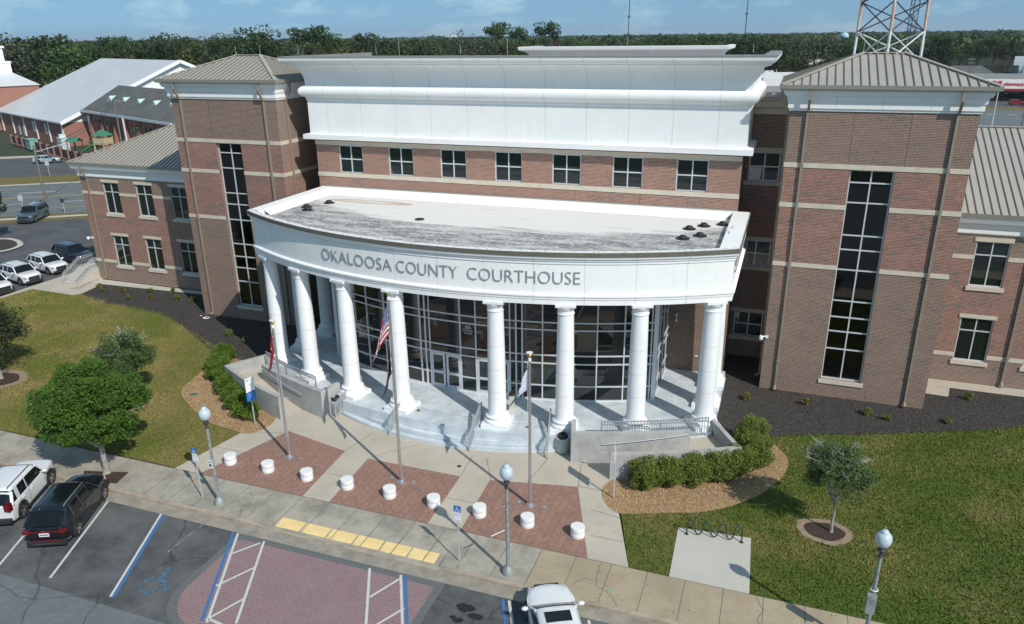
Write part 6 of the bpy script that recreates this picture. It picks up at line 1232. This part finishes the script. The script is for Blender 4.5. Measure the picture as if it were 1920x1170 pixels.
mast(17.6,19.2,46.2,3.1,2.1,.10,22,'big orange and white lattice radio mast rising behind the right tower roof',['mastwhite','mastpaint'],rot=-1.665)
mast(*polar(1714,150),60,.8,.65,.06,40,'thin dark lattice mast far behind, seen through the right leg of the big mast',['mastdark'],cross=.03)
def far_mast(x, y, h, label): r = root('radio_mast', (x,y,0), label, 'radio mast'); m = MB(); m.cyl((x,y,0),(x,y,h),1.0,.8,6); obj('shaft', m, M['mastdark'], r); m = MB(); m.cyl((x,y,h*.62),(x,y,h*.66),2.2,2.2,8); m.cyl((x,y,h),(x,y,h*1.07),.3,.2,5); obj('antennas', m, M['mastdark'], r)
far_mast(*[11.3759+1500*sin(-.35+math.atan((1184-960)/1410*.939)), -46.46+1500*cos(-.35+math.atan((1184-960)/1410*.939))], 82, 'distant thin radio mast on the skyline above the white rear parapet'); far_mast(*[11.3759+1500*sin(-.35+math.atan((1403-960)/1410*.939)), -46.46+1500*cos(-.35+math.atan((1403-960)/1410*.939))], 84, 'distant thin radio mast on the skyline near the right end of the white parapet')
def wtower(ang, d, h, R, mt, label): x, y = 11.38+d*sin(ang), -46.46+d*cos(ang); r = root('water_tower', (x,y,0), label, 'water tower'); m = MB(); m.lathe((x,y,h), [(R*.3,0),(R*.8,R*.35),(R,R*.8),(R*.98,R*1.2),(R*.8,R*1.6),(R*.4,R*1.85),(.1,R*1.95)], 20); obj('tank', m, M[mt], r, smooth=60); m = MB(); [m.cyl((x+R*.8*cos(k),y+R*.8*sin(k),0),(x+R*.8*cos(k),y+R*.8*sin(k),h+R*.5),R*.06,R*.06,6) for k in range(6)]; m.cyl((x,y,0),(x,y,h+1),R*.15,R*.15,8); obj('legs', m, M[mt], r)
M['wtblue'] = mat('pale_blue_tank_paint', (.35,.58,.70), .5)
wtower(-.35+math.atan((1590-960)/1410*.939), 800, 13.6, 3.9, 'wtblue', 'pale blue water tower on the skyline left of the big mast'); wtower(-.35+math.atan((857-960)/1410*.939), 2600, 6, 12, 'whitepaint', 'white dome of a distant water tower just showing over the central trees')
# far right shops
DX = 3.6; C = root('shop', (86,239,0), 'single-storey pharmacy with white sign band and red letters at the right edge', 'building'); m = MB(); m.box(63.5+DX,118,239,270,-.3,3.6); obj('wall', m, M['brick_church'], C); m = MB(); m.box(63.2+DX,118.3,238.7,270,3.75,6.6); obj('fascia', m, M['whitepaint'], C)
m = MB(); m.box(66+DX,118,236.5,238.7,3.2,3.85); obj('red_canopy', m, M['p_red'], C); m = MB(); m.box(68,116,238.6,239,.2,3.0); obj('shopfront_glass', m, M['glass'], C); m = MB(); m.box(63.3+DX,118.2,239,270,6.6,6.9); obj('roof', m, M['coping'], C)
m = MB(); m.add(*flat_text('CVS', (69.3,238.55,4.75), (1,0,0), (0,0,1), 1.4, .1, .03, 'LEFT')); m.add(*flat_text('pharmacy', (73.3,238.55,4.75), (1,0,0), (0,0,1), 1.05, .1, .01, 'LEFT'))
pts = [(0,-.65),(-.72,.1),(-.62,.5),(-.3,.6),(0,.35),(.3,.6),(.62,.5),(.72,.1)]; m.add([(68.3+a*1.0,238.5,5.35+b*1.0) for a, b in pts], [tuple(range(8))]); obj('red_lettering', m, mat('red_sign_letters', (.55,.02,.04), .5), C)
S = root('shop_sign', (72,216,0), 'white roadside sign panel with small dark print on two posts left of the far street', 'sign'); m = MB(); m.box(60.5,60.7,150.9,151.1,0,6); m.box(62.7,62.9,150.9,151.1,0,6); obj('posts', m, M['galv'], S); m = MB(); m.box(60.2,63.2,150.85,151.15,3.0,6.2); obj('panel', m, M['signwhite'], S); m = MB(); [m.box(60.5,62.9,150.8,150.84,3.5+.6*k,3.75+.6*k) for k in range(4)]; obj('print', m, M['darkmetal'], S)
S = root('billboard', (99,330,0), 'pale grey billboard back on a pole above the far shop roof', 'billboard'); m = MB(); m.cyl((99,330,0),(99,330,9.5),.3,.3,8); obj('pole', m, M['galv'], S); m = MB(); m.box(95,103,329.8,330.2,7.5,11); obj('panel', m, M['frame'], S)
def bld(x0, x1, y0, y1, h, mt, rm, label, rh=3): r = root('building', ((x0+x1)/2,(y0+y1)/2,0), label, 'building'); m = MB(); m.box(x0,x1,y0,y1,-.3,h); obj('wall', m, M[mt], r); m = MB(); ym = (y0+y1)/2; m.add([(x0-.5,y0-.5,h),(x1+.5,y0-.5,h),(x1+.5,y1+.5,h),(x0-.5,y1+.5,h),(x0+4,ym,h+rh),(x1-4,ym,h+rh)], [(0,1,5,4),(1,2,5),(2,3,4,5),(3,0,4),(3,2,1,0)]); obj('roof', m, M[rm], r)
M['orange_roof'] = mat('orange_tile_roof', (.55,.24,.12), .8, noise=.15)
bx, by = polar(1815,395); bld(bx-13,bx+13,by-6,by+6,3.6,'brick_church','shingle','long low grey-roofed house at the wood edge above the orange roof',3.2); bx, by = polar(1826,322); bld(bx-6.5,bx+6.5,by-4,by+4,3,'brick_church','orange_roof','low house with an orange roof left of the far shop',2.6); bx, by = polar(1786,316); bld(bx-6,bx+6,by-4,by+4,3,'brick_church','redroof','low brown-red roof left of the orange-roofed house',2.8); bld(10,40,560,580,4,'whitepaint','shingle','far pale building between white parapet and right tower',3); bld(-60,-35,900,930,6,'whitepaint','gymroof','tiny white building among trees above the rear parapet',2); bld(120,150,430,450,5,'frame','gymroof','pale building behind trees at the right edge',3)
bld(22,34,420,436,4,'whitepaint','redroof','small red-roofed building among the far parked cars',2.5)
# ================= WOODS =================
M['wood_a'] = leaf_mat('woodland_dark_leaf', (.060,.095,.032), (.022,.038,.014), .3, .05); M['wood_b'] = leaf_mat('woodland_olive_leaf', (.085,.125,.035), (.035,.06,.016), .25, .05); M['wood_c'] = leaf_mat('woodland_pine_needles', (.07,.14,.035), (.025,.05,.015), .2, .05); M['wood_d'] = leaf_mat('woodland_grey_green_leaf', (.11,.13,.085), (.05,.065,.04), .25, .05); M['wood_r'] = leaf_mat('woodland_rusty_leaf', (.15,.095,.05), (.07,.05,.03), .2, .05)
def proto(mt, h, rad, cz, ncl, cr, nl, ls, pine=False):
    m = MB(); m.k = 1; m.cyl((0,0,-.5),(0,0,h*.75),.32,.14,6,caps=False)
    if pine:
        for _ in range(7): a = random.uniform(0,6.28); z = random.uniform(.62,.9)*h; m.cyl((0,0,z-.8),(rad[0]*.7*cos(a),rad[0]*.7*sin(a),z),.09,.03,4,caps=False)
    m.k = 0; cl = crown_clumps((0,0,cz), *rad, ncl, cr, -.85); leaves(m, cl, [cr*random.uniform(.7,1.3) for _ in cl], [int(nl*random.uniform(.6,1.4)) for _ in cl], ls, .75)
    me = bpy.data.meshes.new('woodland_tree'); me.from_pydata(m.v, [], m.f); me.materials.append(M[mt]); me.materials.append(M['bark_dark']); me.polygons.foreach_set('material_index', m.m); return me
KIND = [('dark green broadleaf tree', proto('wood_a',17,(6.5,6.5,6.2),10,44,1.9,60,.42)), ('olive green broadleaf tree', proto('wood_b',17,(6,6,6),10,40,1.8,58,.40)), ('tall bright pine', proto('wood_c',21,(4.6,4.6,3.4),17.3,22,1.6,70,.36,True)), ('grey-green thin tree', proto('wood_d',16,(5,5,6),9.5,34,1.5,44,.34)), ('rusty brown tree', proto('wood_r',15,(3.6,3.6,5),9.5,22,1.3,44,.32)), ('dark green broadleaf tree', proto('wood_a',18,(7.5,7.0,6.0),10.8,50,2.0,60,.42)), ('olive green broadleaf tree', proto('wood_b',16,(7,7,5.4),9.6,46,1.9,56,.40))]
def blocked(x, y):
    if x < -95 and y < 190-(x+95)*.0 and (Vector((x,y,0))-Vector((-150,100,0))).length < 78: return True
    if x > 30 and y < 300 and x < 130: return True
    if 5 < x < 55 and 300 < y < 450: return True
    if -344 < x < -318 and 205 < y < 250: return True
    if 50 < x < 128 and y < 430: return True
    return False
spots = []; d = 232.0
while d < 620:
    px = -90+random.uniform(0,40)
    while px < 2010:
        x, y = polar(px, d+random.uniform(-7,7))
        if not blocked(x, y): spots.append((d, px, x, y))
        px += (11.0*random.uniform(.75,1.3))*1410/d
    d += 12+d*.06
def far_needed(d, px): return px < 560 or d > 300
spots = sorted((s for s in spots if far_needed(s[0], s[1])), key=lambda s: s[0]*(.74 if s[1] > 1430 else 1))[:276]
def zone(px): return 'left, behind the church roofs' if px < 520 else ('middle, over the white parapet' if px < 1440 else 'right, around the big mast')
WD0 = max(s[0] for s in spots if s[1] < 1430)-6; print('individual trees', len(spots), WD0)
for d, px, x, y in spots:
    w = [.30,.16,.05 if px < 480 else .16,.12,.03,.2,.14]; k = rng.choice(7, p=np.array(w)/sum(w)); o = bpy.data.objects.new('tree', KIND[k][1]); COL.objects.link(o); o.location = (x,y,-.3); s = random.uniform(1.0,1.3)*(1.15 if px < 480 else (.98 if px < 1430 else .93))*(17/17 if k != 2 else .85); o.scale = (s*random.uniform(.9,1.1),s*random.uniform(.9,1.1),s); o.rotation_euler = (0,0,random.uniform(0,6.28))
    tag(o, KIND[k][0]+' in the woods, '+zone(px), 'tree', KIND[k][0]+'s in the woods, '+zone(px))
# named skyline trees that stand out in the photograph
for px, d, k, s, lab in ((12,300,3,1.62,'bare-looking grey round tree standing highest at the left edge of the skyline'),(105,290,5,1.32,'dark domed tree on the left skyline above the white steeple'),(142,270,6,1.38,'large olive tree on the left skyline above the grey hall roof'),(262,330,5,1.30,'broad dark crown on the skyline above the hall ridge'),(383,420,4,1.3,'rusty bare tree on the skyline left of the left tower roof'),(430,430,2,1.18,'small round pine on the skyline over the left tower roof'),(490,460,2,1.3,'pale thin pine on the skyline right of the left tower roof'),(572,335,2,1.34,'left one of a pair of round-crowned pines above the white parapet'),(597,340,2,1.38,'right one of a pair of round-crowned pines above the white parapet'),(622,350,2,1.22,'smaller dark pine right of the pair of round-crowned pines'),(662,350,6,1.45,'broad green tree with a lumpy crown on the skyline, right of the pine pair'),(692,340,0,1.50,'tallest bright broad tree on the skyline left of centre'),(877,360,3,1.62,'grey-green round tree on the central skyline'),(937,350,2,1.42,'broad-topped pine on the central skyline above the parapet'),(980,420,2,1.35,'small round pine just left of the rear parapet'),(1036,360,2,1.42,'dense dark round pine on the skyline above the left end of the rear parapet'),(1060,380,4,1.45,'thin rusty bare tree beside the dense round pine'),(1143,420,1,1.35,'pointed olive tree on the skyline above the rear parapet'),(1250,470,4,1.15,'rust-coloured tree above the rear parapet'),(1370,330,4,1.12,'orange-tinged tree right of the rear parapet'),(1512,520,3,1.35,'spiky grey tree on the skyline left of the big mast'),(1775,390,0,1.22,'dark tree standing above the others right of the big mast')):
    x, y = polar(px, d); o = bpy.data.objects.new('tree', KIND[k][1]); COL.objects.link(o); o.location = (x,y,-.3); o.scale = (s*.95,s*.95,s*.97); o.rotation_euler = (0,0,random.uniform(0,6.28)); tag(o, lab, 'tree')
def woods(name, d0, d1, step, nl, ls, seed, pxr=(-120,2040)):
    m = MB(); m.k = 0; r2_ = np.random.default_rng(seed); vs = []; d = d0
    while d < d1:
        px = pxr[0]
        while px < pxr[1]:
            dd = d+r2_.uniform(-.5,.5)*step*1.2; x, y = polar(px, dd)
            if not blocked(x, y):
                hh = r2_.uniform(15.5,20.8) if r2_.uniform() < .88 else r2_.uniform(20,24.5); hh *= 1+.09*sin(x/71+1)*cos(y/58)+.05*sin(x/23+y/31); R = r2_.uniform(4.5,7)*step/15
                p = r2_.normal(size=(nl,3)); p /= np.linalg.norm(p,axis=1)[:,None]; p[:,2] = np.abs(p[:,2])*.9-.25; p *= r2_.uniform(.7,1,(nl,1)); p *= np.array([R,R,hh*.42]); p += np.array([x,y,hh*.58])
                a = r2_.normal(size=(nl,3)); a /= np.linalg.norm(a,axis=1)[:,None]; b = np.cross(a, r2_.normal(size=(nl,3))*.6+np.array([0,0,1])); b /= np.linalg.norm(b,axis=1)[:,None]; s = ls*r2_.uniform(.6,1.4,(nl,1))*step/15
                vs.append(np.stack([p-a*s,p-b*s*.7,p+a*s,p+b*s*.7],1).reshape(-1,3))
            px += step*r2_.uniform(.75,1.3)*1410/d
        d += step*1.05
    V_ = np.concatenate(vs); n = len(V_)//4; me = bpy.data.meshes.new(name); me.vertices.add(len(V_)); me.vertices.foreach_set('co', V_.astype(np.float32).ravel()); me.loops.add(4*n); me.loops.foreach_set('vertex_index', np.arange(4*n, dtype=np.int32)); me.polygons.add(n); me.polygons.foreach_set('loop_start', np.arange(0,4*n,4, dtype=np.int32)); me.polygons.foreach_set('loop_total', np.full(n,4, dtype=np.int32)); me.update(); me.validate()
    for k in ('wood_a','wood_b','wood_c','wood_d'): me.materials.append(M[k])
    mi = np.repeat(r2_.choice(4, size=n//nl+1, p=[.4,.25,.15,.2]), nl)[:n].astype(np.int32); me.polygons.foreach_set('material_index', mi)
    o = bpy.data.objects.new(name, me); COL.objects.link(o); return o
tag(woods('woodland', WD0, 1150, 17, 130, 1.0, 3), 'continuous dark woodland stretching to the horizon behind the nearer trees', 'woodland', kind='stuff')
tag(woods('woodland', 1150, 4200, 46, 60, 1.3, 4), 'farthest thin band of woodland along the horizon', 'woodland', kind='stuff')
# bushes near the church
for x, y, mt, lab in ((-312,215,'leaf_red','yellow-green bush beside the cream house at left'),(-128,76.5,'leaf_hedge','low clipped bush against the hall wall')): shrub(x, y, 3.5 if x < -200 else 1.2, 5 if x < -200 else 1.3, mt, lab, None, 900, .3 if x < -200 else .12)
# overhead wires
for (a, b, h1, h2, lab) in (((-106.3,63.5),(-79.5,24.6),10.6,8.2,'thin overhead wires from the chapel pole to the highway lamp pole'),((66,255),(86,262),12,11.7,'thin overhead wires between the poles behind the far shop')):
    r = root('overhead_wires', (a[0],a[1],0), lab, 'wires')
    for dz in (0, -.5):
        m = MB(); m.tube([(a[0]+(b[0]-a[0])*t, a[1]+(b[1]-a[1])*t, h1+(h2-h1)*t+dz-1.2*sin(pi*t)) for t in [k/10 for k in range(11)]], .035, 4); obj('wire', m, M['darkmetal'], r)
# ================= AIR =================
m = MB(); m.box(-9100, 9100, -8300, 10000, -1.6, 93); hz = NG('thin_summer_haze'); hz.t.nodes.remove(hz.b); pv = hz.n('VolumePrincipled'); pv.inputs['Color'].default_value = (.86,.92,1,1); pv.inputs['Density'].default_value = .00009; pv.inputs['Anisotropy'].default_value = .2; hz.l(pv.outputs[0], hz.t.nodes['Material Output'].inputs['Volume'])
tag(obj('haze', m, hz.m), 'thin pale haze softening the far treeline', 'haze', kind='stuff')
